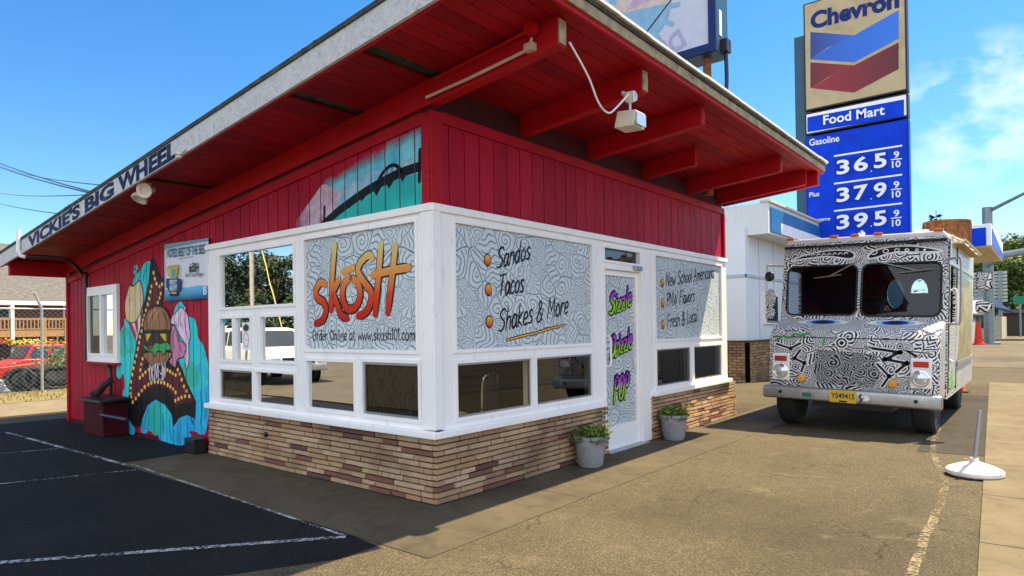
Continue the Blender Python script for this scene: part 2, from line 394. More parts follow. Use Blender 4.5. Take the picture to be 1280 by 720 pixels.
def glass(name, refl, tint=(.35, .38, .36), rough=.0):
    g = NG(name); t = g.n('ShaderNodeBsdfTransparent'); t.inputs[0].default_value = (*tint, 1)
    gl = g.n('ShaderNodeBsdfGlossy'); gl.inputs['Roughness'].default_value = rough; gl.inputs['Color'].default_value = (.95, .97, 1, 1)
    c = g.coords('Object'); f, _ = g.noise(c, 1.3, 2, .5)
    b = g.n('ShaderNodeBump'); b.inputs['Strength'].default_value = .012; b.inputs['Distance'].default_value = .05; g.l(f, b.inputs['Height']); g.l(b.outputs[0], gl.inputs['Normal'])
    lw = g.n('ShaderNodeLayerWeight'); lw.inputs['Blend'].default_value = .5
    fz_ = g.math('ADD', g.math('MULTIPLY', g.math('POWER', lw.outputs['Facing'], 5.), .92), .08)
    mx = g.n('ShaderNodeMixShader'); g.l(g.math('MINIMUM', g.math('ADD', fz_, refl), 1.) if refl >= 0 else g.math('MULTIPLY', fz_, 1+refl), mx.inputs[0]); g.l(t.outputs[0], mx.inputs[1]); g.l(gl.outputs[0], mx.inputs[2])
    g.l(mx.outputs[0], g.out.inputs[0]); return g.m
M['glass_mirror'] = glass('mirror_film_glass', .62, (.12, .13, .13))
M['glass'] = glass('window_glass', -.45, (.72, .68, .58))
M['glass_dark'] = glass('tinted_glass', .0, (.20, .23, .25))
M['glass_truck'] = glass('windscreen_glass', -.55, (.45, .56, .66))
def screen():
    g = NG('insect_screen_reflections'); c = g.coords('UV')
    mp = g.n('ShaderNodeMapping'); mp.inputs['Scale'].default_value = (7, 2.2, 1); g.l(c, mp.inputs[0]); f, _ = g.noise(mp.outputs[0], 2.2, 4, .6, 2.5); k = g.ramp(f, [(.40, (.006, .006, .006)), (.52, (.03, .028, .022)), (.56, (.07, .062, .045)), (.62, (.012, .012, .011))])  # streaks of wavy reflection painted into the screen colour
    g.bsdf(k, .6, 0, .3); return g.m
M['screen'] = screen()
def doodle(name, bgc, line, scale, freq, wd, edge, rough=.45, distort=.06, spec=.4, shade=0.):
    """doodled line art: cells filled with rings, wavy bands or stripes, all printed in one ink"""
    g = NG(name); c = g.coords('UV')
    _, nc = g.noise(c, 2.6*scale/5, 3, .5)
    sb = g.n('ShaderNodeVectorMath', operation='SUBTRACT'); g.l(nc, sb.inputs[0]); sb.inputs[1].default_value = (.5, .5, .5)
    s1 = g.n('ShaderNodeVectorMath', operation='SCALE'); s1.inputs['Scale'].default_value = distort*6; g.l(sb.outputs[0], s1.inputs[0])
    ad = g.n('ShaderNodeVectorMath', operation='ADD'); g.l(c, ad.inputs[0]); g.l(s1.outputs[0], ad.inputs[1])
    def layer(sc_, fr_, seed):
        of = g.n('ShaderNodeVectorMath', operation='ADD'); g.l(ad.outputs[0], of.inputs[0]); of.inputs[1].default_value = (seed, seed*.7, 0)
        v = g.n('ShaderNodeTexVoronoi', voronoi_dimensions='2D'); v.inputs['Scale'].default_value = sc_; g.l(of.outputs[0], v.inputs['Vector'])
        e = g.n('ShaderNodeTexVoronoi', voronoi_dimensions='2D', feature='DISTANCE_TO_EDGE'); e.inputs['Scale'].default_value = sc_; g.l(of.outputs[0], e.inputs['Vector'])
        cs = g.n('ShaderNodeSeparateColor'); g.l(v.outputs['Color'], cs.inputs[0])
        xy = g.n('ShaderNodeSeparateXYZ'); g.l(of.outputs[0], xy.inputs[0])
        an = g.math('MULTIPLY', cs.outputs[0], 6.283)
        pr = g.math('ADD', g.math('MULTIPLY', xy.outputs[0], g.math('COSINE', an)), g.math('MULTIPLY', xy.outputs[1], g.math('SINE', an)))
        pq = g.math('SUBTRACT', g.math('MULTIPLY', xy.outputs[1], g.math('COSINE', an)), g.math('MULTIPLY', xy.outputs[0], g.math('SINE', an)))
        wav = g.math('ADD', g.math('MULTIPLY', pr, sc_*fr_*.85), g.math('MULTIPLY', g.math('SINE', g.math('MULTIPLY', pq, sc_*7)), g.math('MULTIPLY', cs.outputs[2], 1.2)))
        zig = g.math('ADD', g.math('MULTIPLY', pr, sc_*fr_*.85), g.math('MULTIPLY', g.math('ABSOLUTE', g.math('SUBTRACT', g.math('FRACT', g.math('MULTIPLY', pq, sc_*1.6)), .5)), 2.4))
        df = g.n('ShaderNodeVectorMath', operation='SUBTRACT'); g.l(of.outputs[0], df.inputs[0]); g.l(v.outputs['Position'], df.inputs[1])
        dx = g.n('ShaderNodeSeparateXYZ'); g.l(df.outputs[0], dx.inputs[0])
        ang = g.math('DIVIDE', g.math('ARCTAN2', dx.outputs[1], dx.outputs[0]), 6.2832)
        rings = g.math('MULTIPLY', v.outputs['Distance'], fr_)
        spir = g.math('ADD', rings, ang); rays = g.math('MULTIPLY', ang, 14.)
        def pick(th, A, B):
            q = g.n('ShaderNodeMix', data_type='FLOAT'); g.l(g.math('GREATER_THAN', cs.outputs[1], th), q.inputs['Factor']); g.l(A, q.inputs['A']); g.l(B, q.inputs['B']); return q.outputs['Result']
        val = pick(.30, wav, pick(.46, zig, pick(.80, spir, pick(.87, rays, rings))))
        t = g.math('ABSOLUTE', g.math('SUBTRACT', g.math('FRACT', val), .5))
        ln = g.rng(t, wd*.5-.05, wd*.5+.05, 1, 0)
        ed = g.rng(e.outputs['Distance'], edge*.7, edge*1.3, 1, 0)
        gap = g.rng(e.outputs['Distance'], edge*2.4, edge*2.8, 0, 1)
        return g.math('MAXIMUM', ed, g.math('MULTIPLY', ln, gap)), cs
    a, ca = layer(scale, freq, 0.); b, cb = layer(scale*2.1, freq*.8, 3.7)
    sel = g.n('ShaderNodeMix', data_type='FLOAT'); g.l(g.math('GREATER_THAN', ca.outputs[2], .68), sel.inputs['Factor']); g.l(a, sel.inputs['A']); g.l(b, sel.inputs['B'])
    f3, _ = g.noise(c, 2., 4)
    bgk = g.mix(g.rng(f3, .3, .7, 0, 1), bgc, tuple(q*(1-shade) for q in bgc))
    k = g.mix(sel.outputs['Result'], bgk, line)
    g.bsdf(k, rough, 0, spec); return g.m
M['decal'] = doodle('line_art_vinyl', (.62, .675, .69), (.15, .22, .26), 4.5, 4.4, .25, .030, .3, .03, .3, .14)
M['truck_art'] = doodle('truck_line_art', (.72, .73, .74), (.006, .006, .010), 5.2, 4.9, .53, .042, .4, .03, .35, .05)
M['truck_art_dense'] = doodle('truck_line_art_dense', (.42, .43, .43), (.006, .006, .010), 6.0, 4.6, .60, .035, .45, .03, .3, .2)
def flat(name, col, rough=.55, var=.12, scale=9): return pbr(name, col, rough, var=var, scale=scale, spec=.15)
def wall_paint(name, col, col2=None, scale=4., rough=.5, fade=None):
    """mural paint: cut away where the board joints of the siding run, so the joints show"""
    g = NG(name); c = g.pos(); xyz = g.n('ShaderNodeSeparateXYZ'); g.l(c, xyz.inputs[0])
    f, _ = g.noise(c, scale, 5, .6, .3); f2, _ = g.noise(c, 30, 5, .7)
    k = g.ramp(f, [(.35, col), (.65, col2 or tuple(q*.75 for q in col))])
    k = g.mix(g.rng(f2, .6, .8, 0, .25), k, tuple(q*.5 for q in col))
    b = g.n('ShaderNodeBsdfPrincipled'); g.l(k, b.inputs['Base Color']); b.inputs['Roughness'].default_value = rough; b.inputs['Specular IOR Level'].default_value = .15
    fr = g.math('FRACT', g.math('DIVIDE', g.math('ADD', xyz.outputs[1], 100.), .2))
    t = g.n('ShaderNodeBsdfTransparent'); mx = g.n('ShaderNodeMixShader')
    hole = g.math('LESS_THAN', fr, .065)
    if fade:      # sprayed edge: paint thins out across a line (point, inward direction, width) on the wall
        (py_, pz_), (ny_, nz_), wd_ = fade; fn, _ = g.noise(c, 5, 6, .65)
        d = g.math('ADD', g.math('MULTIPLY', g.math('SUBTRACT', xyz.outputs[1], py_), ny_), g.math('MULTIPLY', g.math('SUBTRACT', xyz.outputs[2], pz_), nz_))
        hole = g.math('MAXIMUM', hole, g.rng(g.math('ADD', d, g.math('MULTIPLY', g.math('SUBTRACT', fn, .5), wd_*1.6)), 0, wd_, 1, 0))
    g.l(hole, mx.inputs[0]); g.l(b.outputs[0], mx.inputs[1]); g.l(t.outputs[0], mx.inputs[2]); g.l(mx.outputs[0], g.out.inputs[0]); return g.m
def foliage(name, a, b, trans=.25):
    g = NG(name); isl = g.n('ShaderNodeNewGeometry').outputs['Random Per Island']; f, _ = g.noise(g.coords('Object'), .8, 3)
    k = g.ramp(g.math('ADD', g.math('MULTIPLY', isl, .6), g.math('MULTIPLY', f, .4)), [(.25, a), (.75, b)])
    d = g.n('ShaderNodeBsdfPrincipled'); g.l(k, d.inputs['Base Color']); d.inputs['Roughness'].default_value = .6
    t = g.n('ShaderNodeBsdfTranslucent'); g.l(k, t.inputs[0]); mx = g.n('ShaderNodeMixShader'); mx.inputs[0].default_value = trans
    g.l(d.outputs[0], mx.inputs[1]); g.l(t.outputs[0], mx.inputs[2]); g.l(mx.outputs[0], g.out.inputs[0]); return g.m
M['leaf'] = foliage('broad_leaf', (.035, .075, .012), (.11, .17, .025))
M['leaf_dark'] = foliage('dark_needle', (.012, .032, .014), (.035, .065, .022), .1)
M['leaf_pot'] = foliage('pot_leaf', (.04, .11, .015), (.20, .24, .04))
M['bark'] = pbr('bark', (.10, .075, .055), .9, var=.4, scale=15, bump=.6, bscale=25)
M['grass'] = foliage('dry_grass', (.17, .14, .05), (.30, .24, .09), .2)
M['red_car'] = pbr('red_truck_paint', (.42, .016, .016), .3, var=.08)
M['white_car'] = pbr('white_car_paint', (.74, .73, .70), .25, var=.04)
M['blue_car'] = pbr('blue_car_paint', (.02, .04, .09), .25, var=.1)
M['silver_car'] = pbr('silver_car_paint', (.45, .47, .5), .3, .4, var=.05)
M['car_glass'] = pbr('car_glass', (.02, .025, .03), .06, var=.1, spec=.8, rvar=.03)
M['red_lamp'] = pbr('red_lamp_lens', (.42, .02, .012), .25, var=.2)
M['amber'] = pbr('amber_lens', (.75, .30, .02), .3, var=.15)
M['lens'] = pbr('lamp_lens', (.62, .64, .66), .08, .6, var=.15, scale=40, spec=.8)
M['blue_sign'] = pbr('blue_sign_face', (.004, .050, .60), .4, var=.14, scale=2, spec=.08, dirt=(.01,.03,.25), dirt_amt=.6, dirt_scale=1.2)
M['blue_dark'] = pbr('blue_digit_panel', (.003, .034, .46), .4, var=.08, spec=.08)
M['white_sign'] = pbr('white_sign_letter', (.82, .84, .88), .4, var=.03)
M['teal_metal'] = pbr('teal_cabinet', (.02, .075, .12), .4, var=.12, scale=2)
# ------------------------------------------------------------------ ground, pavements, markings (the setting)
random.seed(4)
def struct(name, mb, mat, **k): return tag(mb.build(name, mat, **k), kind='structure')
def zsheet(pts, z): return MB().sheet([(p[0], p[1], z) for p in pts])
gr_ = MB()
for x0,x1,y0,y1 in ((-500,600,-500,17.3),(30,600,17.3,70),(-500,-3,17.3,70),(-500,600,70,500)): gr_.sheet([(x0,y0,0),(x1,y0,0),(x1,y1,0),(x0,y1,0)])
gr_.sheet([(-3,17.3,0),(30,17.3,0),(30,19,-1.1),(-3,19,-1.1)]); gr_.sheet([(-3,19,-1.1),(30,19,-1.1),(30,70,-1.1),(-3,70,-1.1)]); gr_.sheet([(-3,17.3,0),(-3,70,0),(-3,70,-1.1),(-3,19,-1.1)]); gr_.sheet([(30,17.3,0),(30,70,0),(30,70,-1.1),(30,19,-1.1)]); gr_.sheet([(-3,70,0),(30,70,0),(30,70,-1.1),(-3,70,-1.1)])
struct('ground', gr_, M['asphalt'])
# parking lot beside the building, its shade put into a near-black colour
struct('shade_toned_lot', zsheet([(-.95,4.2),(.0,4.2),(.0,9.06),(6.4,9.06),(6.4,9.5),(-5.2,9.5),(-5.2,2.5),(-4.1,1.7),(-3.2,1.02),(-2.5,.38),(-1.9,-.12),(-1.3,-.44),(-1.0,-.5),(-.95,-.1)], .002), M['shade_toned_asphalt'])
ap = MB(); ap.sheet([(-.95,-.9,.004),(.908,-.9,.004),(.908,-.04,.004),(-.04,-.04,.004),(-.04,4.2,.004),(-.95,4.2,.004)]); ap.sheet([(.915,-.9,.004),(5.2,-.94,.004),(5.2,-.04,.004),(.915,-.04,.004)]); ap.sheet([(5.215,-.94,.004),(10.5,-1.0,.004),(10.5,-.04,.004),(5.215,-.04,.004)])
struct('apron', ap, M['concrete'])
sw = MB(); a0 = Vector((-6.,-4.06)); a1 = Vector((15.6,-2.94)); dr = (a1-a0); ln = dr.length; dr.normalize(); nr = Vector((dr.y,-dr.x))
k = 0.
while k < ln:
    e = min(k+1.5, ln); p = a0+dr*(k+.006); q = a0+dr*(e-.006)
    for o0, o1 in ((0,1.2),(1.212,2.6)):
        P = [p+nr*o0, q+nr*o0, q+nr*o1, p+nr*o1]; sw.sheet([(t.x,t.y,.014) for t in P[::-1]])
    k += 1.5
struct('sidewalk', sw, M['sidewalk'])
pt = zsheet([(4.9,-2.85),(7.6,-2.75),(10.4,-2.62),(12.2,-2.62),(12.2,-3.13),(6.2,-3.43),(5.0,-3.49)], .004); struct('asphalt_patch', pt, M['patch_asphalt'])
sm = MB(); P_ = [tuple(p) for p in smoothline([Vector(q+(0,)) for q in ((-.5,-3.44),(.58,-3.405),(1.5,-3.365),(2.5,-3.345),(3.49,-3.27),(4.5,-3.08),(5.3,-2.97),(6.24,-2.885),(8,-2.8))],5)]; P_ = [(x,y+.006*math.sin(x*9+1)) for x,y,_ in P_]
for i in range(len(P_)-1):
    (x0,y0),(x1,y1) = P_[i],P_[i+1]; w0,w1_ = .03,.03; sm.sheet([(x0,y0-w0,.006),(x1,y1-w1_,.006),(x1,y1+w1_,.006),(x0,y0+w0,.006)])
struct('pavement_seam', sm, M['seam'])
def line(u0, v0, u1, v1, wd, name='parking_line', ext=0.):
    a = onZ(u0,v0); b = onZ(u1,v1); d = (b-a).normalized(); a = a-d*ext; n = Vector((d.y,-d.x,0))*wd/2
    mb = MB()
    for i in range(12):
        p = a+(b-a)*i/12; q = a+(b-a)*(i+1)/12; mb.sheet([(t.x,t.y,.008) for t in (p-n,q-n,q+n,p+n)])
    struct(name, mb, M['paint'])
line(20,703,432,672,.06, ext=2.4); line(40,601.5,170,588,.035, ext=2.5); line(-10,568.5,77,561,.03); line(8,541,158,582,.06); line(165,581,432,671,.03)
# street beyond, kerbs, gas station lot, far pavement
struct('street', zsheet([(-60,-40),(46,-40),(600,-130),(600,-5),(46,-5),(14,-6.1),(-60,-9.5)], .004), M['road'])
struct('cross_street', zsheet([(22,-5),(60,-30),(200,-60),(200,60),(36,60),(22,14)], .008), M['road'])
struct('side_road', zsheet([(-60,10.6),(60,10.6),(60,13.4),(-60,13.4)], .012), M['dirt'])
struct('far_road', zsheet([(-14.,-10),(-4.2,-10),(-4.2,10.5),(-14,60),(-30,60)], .024), M['road'])
kb = MB(); kb.box(56,58,-22,8,0,.14); struct('far_kerb', kb, M['sidewalk'])
gs = MB()
for i in range(3600):
    x = random.uniform(-6,9); y = random.uniform(13.4,16.4); h = random.uniform(.02,.10); a = random.uniform(0,6.28); l_ = random.uniform(-.06,.06)
    c, s_ = math.cos(a)*.022, math.sin(a)*.022; gs.add([(x-c,y-s_,0),(x+c,y+s_,0),(x+l_,y+random.uniform(-.06,.06),h)], [(0,1,2)])
struct('verge', zsheet([(-2.5,13.4),(60,13.4),(60,16.6),(-2.5,16.6)], .018), M['grass'])
tag(gs.build('dry_grass', M['grass']), 'dry yellow grass along the foot of the chain-link fence', 'grass', kind='stuff')

# ------------------------------------------------------------------ the diner
BLD = empty('diner_building', (0,0,0), 'red wooden diner with white framed windows, brick base and deep sloping eaves', 'building')
def panel_with_holes(ax, u0, u1, z0, z1, holes, d0, d1, lip=.012):
    """a wall panel in the plane x=const ('x') or y=const ('y') with rectangular openings, plus a raised bead round each opening"""
    us = sorted({u0,u1,*[h[0] for h in holes],*[h[1] for h in holes]}); zs = sorted({z0,z1,*[h[2] for h in holes],*[h[3] for h in holes]})
    mb = MB()
    def bx(a,b,c,d,e,f):
        if ax == 'y': mb.box(a,b,e,f,c,d)
        else: mb.box(e,f,a,b,c,d)
    for j in range(len(zs)-1):
        run = None
        for i in range(len(us)-1):
            uc = (us[i]+us[i+1])/2; zc = (zs[j]+zs[j+1])/2
            solid = not any(h[0]<uc<h[1] and h[2]<zc<h[3] for h in holes)
            if solid and run is None: run = us[i]
            if (not solid) and run is not None: bx(run,us[i],zs[j],zs[j+1],d0,d1); run = None
        if run is not None: bx(run,us[-1],zs[j],zs[j+1],d0,d1)
    for h in holes:
        a,b,c,d = h[:4]; t = .03
        for q in ((a-t,a+.002,c-t,d+t),(b-.002,b+t,c-t,d+t),(a+.002,b-.002,d-.002,d+t),(a+.002,b-.002,c-t,c+.002)): bx(*q,d0-lip,d0+.03)
    return mb
def pane(ax, a, b, c, d, off):
    mb = MB(); return (mb.sheet([(a,off,c),(b,off,c),(b,off,d),(a,off,d)]) if ax == 'y' else mb.sheet([(off,b,c),(off,a,c),(off,a,d),(off,b,d)]))
# --- brick base
def brick_wall(name, ax, u0, u1, z1, d_front, d_back, seed, flip=False):
    random.seed(seed); mb = MB(); mo = MB(); z = .012; row = 0; c = .0505
    while z < z1-.02:
        h = min(c-.0135, z1-z); u = u0-random.uniform(0,.2)
        while u < u1:
            l_ = random.choice((.30,.30,.29,.31,.2,.4)); a = max(u,u0); b = min(u+l_-.012,u1); pr = random.uniform(0,.014)
            if b-a > .02:
                if ax == 'y': mb.box(a,b,d_front-pr,d_back,z,z+h)
                else: mb.box(d_front-pr,d_back,a,b,z,z+h)
            u += l_
        z += c; row += 1
    if ax == 'y': mo.box(u0+.004,u1-.004,d_front+.03,d_back-.004,0,z1)
    else: mo.box(d_front+.03,d_back-.004,u0+.004,u1-.004,0,z1)
    o = mb.build(name, M['brick'], BLD); mo.build('mortar', M['mortar'], o); return o
brick_wall('brick_base','y',-.03,2.755,.565,-.035,.10,1); brick_wall('brick_base','y',3.865,6.83,.565,-.035,.25,2); brick_wall('brick_base','x',.0,3.95,.565,-.035,.10,3)
# little cast vent cover in the left brickwork
MB().lathe([(.0,-.065),(.028,-.06),(.03,-.035)], c=(0,0,0), axis='x').build('hose_tap', M['black'], BLD).location = (0, 2.62, .36)
# --- window frames, right (street) side
HR = [(.235,2.46,1.31,2.43),(.24,1.30,.71,1.19),(1.39,2.43,.71,1.19)]
FR1 = panel_with_holes('y',-.03,2.66,.63,2.55,HR,-.03,.07).build('window_frame', M['white'], BLD)
HR2 = [(4.02,6.28,1.31,2.43),(4.02,5.08,.69,1.18),(5.20,6.24,.69,1.18)]
FR2 = panel_with_holes('y',3.90,6.50,.63,2.55,HR2,-.03,.07).build('window_frame', M['white'], BLD)
HD = [(2.74,3.62,.012,2.18),(2.74,3.60,2.28,2.43)]
DF = panel_with_holes('y',2.663,3.897,.012,2.55,HD,-.026,.07).build('door_frame', M['white'], BLD)
for x0,x1 in ((-.055,2.66),(3.88,6.56)): MB().box(x0,x1,-.095,.06,.568,.63).build('window_sill', M['white'], BLD, bevel=.012)
MB().box(-.045,6.52,-.055,-.028,2.50,2.565).build('head_trim', M['white'], BLD, bevel=.006)
# --- window frame, left side
HL = [(.18,1.86,1.31,2.43),(.16,.93,.71,1.20),(1.06,1.84,.71,1.19),(2.06,3.63,1.785,2.41),(2.05,2.725,1.175,1.655),(2.945,3.27,1.165,1.655),(3.345,3.635,1.165,1.655),(2.07,2.83,.70,1.045),(2.91,3.65,.70,1.05)]
FL = panel_with_holes('x',-.028,3.94,.63,2.55,HL,-.032,.068).build('window_frame', M['white'], BLD)
MB().box(-.095,.06,-.09,3.96,.568,.63).build('window_sill', M['white'], BLD, bevel=.012)
MB().box(-.06,-.03,-.04,3.96,2.50,2.565).build('head_trim', M['white'], BLD, bevel=.006)
MB().box(-.05,.05,-.05,-.0315,.64,2.50).box(-.05,-.034,-.031,.10,.64,2.50).build('corner_post', M['white'], BLD, bevel=.006)
for h, m_ in zip(HR+HR2, ('decal','glass','glass_dark','decal','glass_dark','glass_dark')):
    o = pane('y',*h,-.012).build('window_decal' if m_ == 'decal' else 'window_pane', M[m_], FR1 if h in HR else FR2)
for h, m_ in zip(HL, ('decal','glass','glass_mirror','glass_mirror','glass_mirror','glass_mirror','glass_mirror','glass_mirror','glass')):
    pane('x',*h,-.012).build('window_decal' if m_ == 'decal' else 'window_pane', M[m_], FL)
pane('x',*HL[1],.0).build('insect_screen_reflections', M['screen'], FL); pane('x',*HL[8],.0).build('insect_screen_reflections', M['screen'], FL)
for (a,b,c,d),f_ in ((HR[2],FR1),(HR[1],FR1),(HR2[1],FR2),(HR2[2],FR2)):      # dark aluminium sash inside
    sa = MB()
    for q in ((a,a+.02,c,d),(b-.02,b,c,d),(a+.02,b-.02,d-.02,d),(a+.02,b-.02,c,c+.02)): sa.box(q[0],q[1],-.026,-.010,q[2],q[3])
    sa.build('sash', M['steel'], f_)
for h in (HL[1],HL[8]):
    a,b,c,d = h; sa = MB()
    for q in ((a,a+.025,c,d),(b-.025,b,c,d),(a+.025,b-.025,d-.025,d),(a+.025,b-.025,c,c+.025)): sa.box(-.026,-.010,q[0],q[1],q[2],q[3])
    sa.build('sash', M['steel'], FL)
# --- door
DR = MB()
for q in ((2.745,2.795,.02,2.175),(3.55,3.615,.02,2.175),(2.795,3.55,2.11,2.175),(2.795,3.55,.02,.30)): DR.box(q[0],q[1],.005,.05,q[2],q[3])
DR = DR.build('door', M['white'], BLD)
pane('y',2.795,3.55,.30,2.11,.03).build('door_decal', M['decal'], DR)
MB().tube(smoothline([(2.80,.004,1.02),(2.80,-.06,1.04),(2.80,-.065,1.2),(2.80,-.06,1.36),(2.80,.004,1.38)],4),.014).build('handle', M['white_metal'], DR, smooth=True)
MB().box(3.42,3.60,-.075,-.03,2.195,2.25).build('door_closer', M['steel'], BLD, bevel=.008)
pane('y',2.74,3.60,2.28,2.43,.02).build('transom_pane', M['glass_dark'], BLD)
MB().box(2.70,3.66,-.12,.06,.002,.022).build('threshold', M['steel'], BLD)
# --- siding
def ztop(y): return 3.36-.1*y
def zdeck(y): return 3.63-.098*y
sd1 = MB(); x = .012
random.seed(7)
while x < 6.5:
    e = min(x+.19,6.50); sd1.box(x,e,random.uniform(0,.003),.022,2.57,3.275); x += .2
sd1.build('siding', M['red_siding'], BLD)
MB().box(0,6.5,.0225,.06,2.556,3.66).build('wall_backing', M['groove'], BLD)
sd2 = MB(); y = .013
while y < 9.05:
    e = min(y+.187,9.05); z0 = 2.57 if y < 3.9 else .05; p = random.uniform(0,.003)
    if y < 3.94 < e:
        e1 = 3.945; sd2.hexa([(p,y,2.57),(.022,y,2.57),(.022,e1,2.57),(p,e1,2.57)],[(p,y,ztop(y)-.09),(.022,y,ztop(y)-.09),(.022,e1,ztop(e1)-.09),(p,e1,ztop(e1)-.09)]); y0 = 3.96; z0 = .05
    else: y0 = y
    if e-y0 > .02: sd2.hexa([(p,y0,z0),(.022,y0,z0),(.022,e,z0),(p,e,z0)],[(p,y0,ztop(y0)-.09),(.022,y0,ztop(y0)-.09),(.022,e,ztop(e)-.09),(p,e,ztop(e)-.09)])
    y += .2
sd2.build('siding', M['red_siding'], BLD)
wb = MB(); wb.hexa([(.0225,0,2.56),(.06,0,2.56),(.06,3.94,2.56),(.0225,3.94,2.56)],[(.0225,0,zdeck(0)),(.06,0,zdeck(0)),(.06,3.94,zdeck(3.94)),(.0225,3.94,zdeck(3.94))])
wb.hexa([(.0225,3.945,.0),(.06,3.945,.0),(.06,9.06,.0),(.0225,9.06,.0)],[(.0225,3.945,zdeck(3.945)),(.06,3.945,zdeck(3.945)),(.06,9.06,zdeck(9.06)),(.0225,9.06,zdeck(9.06))])
wb.build('wall_backing', M['groove'], BLD)
MB().box(-.03,.11,-.03,.0,2.57,3.36).box(-.03,0,.0,.10,2.57,3.35).build('corner_board', M['red_trim'], BLD, bevel=.004)
MB().box(.11,6.50,-.022,.02,3.278,3.375).build('siding_trim', M['red_trim_x'], BLD, bevel=.003)
MB().hexa([(-.022,.10,ztop(.1)-.09),(.02,.10,ztop(.1)-.09),(.02,9.06,ztop(9.06)-.09),(-.022,9.06,ztop(9.06)-.09)],[(-.022,.10,ztop(.1)+.01),(.02,.10,ztop(.1)+.01),(.02,9.06,ztop(9.06)+.01),(-.022,9.06,ztop(9.06)+.01)]).build('siding_trim', M['red_trim'], BLD)
MB().box(6.44,6.50,-.03,-.004,2.57,3.275).build('corner_board', M['red_trim'], BLD)
MB().box(-.03,.03,9.0,9.08,.0,2.5).build('corner_board', M['red_trim'], BLD)
# rear and far walls, ceiling, floor, partitions
MB().box(.06,6.5,9.0,9.05,0,2.74).box(6.44,6.5,.07,9.0,0,2.7).hexa([(6.44,.07,2.7),(6.5,.07,2.7),(6.5,9.0,2.7),(6.44,9.0,2.7)],[(6.44,.07,3.6),(6.5,.07,3.6),(6.5,9,2.74),(6.44,9,2.74)]).build('rear_wall', M['white_dirty'], BLD)
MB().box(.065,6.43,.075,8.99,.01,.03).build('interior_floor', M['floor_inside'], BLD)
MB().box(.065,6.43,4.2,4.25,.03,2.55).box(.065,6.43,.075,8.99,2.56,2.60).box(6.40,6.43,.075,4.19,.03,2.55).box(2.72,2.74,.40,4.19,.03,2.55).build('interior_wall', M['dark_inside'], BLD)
# --- roof
pl = MB(); y = -1.44; i = 0
ys_gap = []
for u,v in ((497,75),(408,130),(217,226)):
    r = ray(u,v); # meets the soffit plane z = 3.63-.098y
    t = (3.63-.098*CAM.y-CAM.z)/(r.z+.098*r.y); ys_gap.append((CAM+r*t).y)
while y < 9.58:
    e = y+.138; x0 = -.84
    if any(y < g < y+.145 for g in ys_gap): x0 = .03
    pl.hexa([(x0,y,zdeck(y)),(6.68,y,zdeck(y)),(6.68,e,zdeck(e)),(x0,e,zdeck(e))],[(x0,y,zdeck(y)+.02),(6.68,y,zdeck(y)+.02),(6.68,e,zdeck(e)+.02),(x0,e,zdeck(e)+.02)]); y += .145
RF = MB().hexa([(-.84,-1.44,zdeck(-1.44)+.035),(6.69,-1.44,zdeck(-1.44)+.035),(6.69,9.6,zdeck(9.6)+.035),(-.84,9.6,zdeck(9.6)+.035)],[(-.84,-1.44,zdeck(-1.44)+.17),(6.69,-1.44,zdeck(-1.44)+.17),(6.69,9.6,zdeck(9.6)+.17),(-.84,9.6,zdeck(9.6)+.17)]).build('roof', M['tar'], BLD)
pl.build('soffit_boards', M['red_deck'], RF)
g_ = NG('weathered_fascia'); c_ = g_.coords('Object'); n1,_ = g_.noise(c_,7,9,.72,.2); n2,_ = g_.noise(c_,34,6,.7); mp_ = g_.n('ShaderNodeMapping'); mp_.inputs['Scale'].default_value = (9,9,1.2); g_.l(c_,mp_.inputs[0]); n3,_ = g_.noise(mp_.outputs[0],2.2,8,.7)
k_ = g_.ramp(n1,[(.3,(.40,.41,.42)),(.7,(.60,.61,.61))]); k_ = g_.mix(g_.rng(n2,.5,.72,0,.7),k_,(.20,.20,.20)); k_ = g_.mix(g_.rng(n1,.56,.70,0,.65),k_,(.13,.13,.12)); k_ = g_.mix(g_.rng(n3,.60,.74,0,.6),k_,(.09,.09,.08)); g_.bsdf(k_,.7,0,.2,bump=n2,bstr=.3,bdist=.004); FAM = g_.m
def zf(y): return 3.572-.1*y
def skew(x0,x1,y0,y1,lo,hi,f_): return MB().hexa([(x0,y0,f_(y0)+lo),(x1,y0,f_(y0)+lo),(x1,y1,f_(y1)+lo),(x0,y1,f_(y1)+lo)],[(x0,y0,f_(y0)+hi),(x1,y0,f_(y0)+hi),(x1,y1,f_(y1)+hi),(x0,y1,f_(y1)+hi)])
FA = skew(-.872,-.845,-1.49,9.62,0,.205,zf).build('fascia_board', FAM, RF)
FB = skew(-.885,-.80,-1.5,9.63,.206,.245,zf); random.seed(3)
for i in range(150):
    y = random.uniform(-1.4,9.5); FB.ellipsoid((-.87,y,zf(y)+.235+random.uniform(-.02,.01)),random.uniform(.008,.022),random.uniform(.02,.07),random.uniform(.008,.018),7,4)
FB.build('roof_edge', M['tar'], RF)
e0 = zdeck(-1.45)
MB().box(-.843,6.69,-1.475,-1.445,e0-.035,e0+.03).build('eave_board', M['rafter'], RF)
MB().box(-.84,6.70,-1.495,-1.478,e0+.005,e0+.085).box(-.84,6.70,-1.4765,-1.445,e0+.031,e0+.085).build('eave_board', M['eave_wood'], RF)
MB().box(-.86,6.72,-1.51,-1.44,e0+.087,e0+.112).build('drip_strip', M['tar'], RF)
random.seed(9); fl = MB(); x = -.86
while x < 6.72:
    l_ = random.uniform(.5,1.2); e = min(x+l_,6.73); q = random.uniform(0,.012); fl.box(x,e-.004,-1.535,-1.44,e0+.114+q,e0+.138+q); x = e
fl.build('flashing', M['flash'], RF)
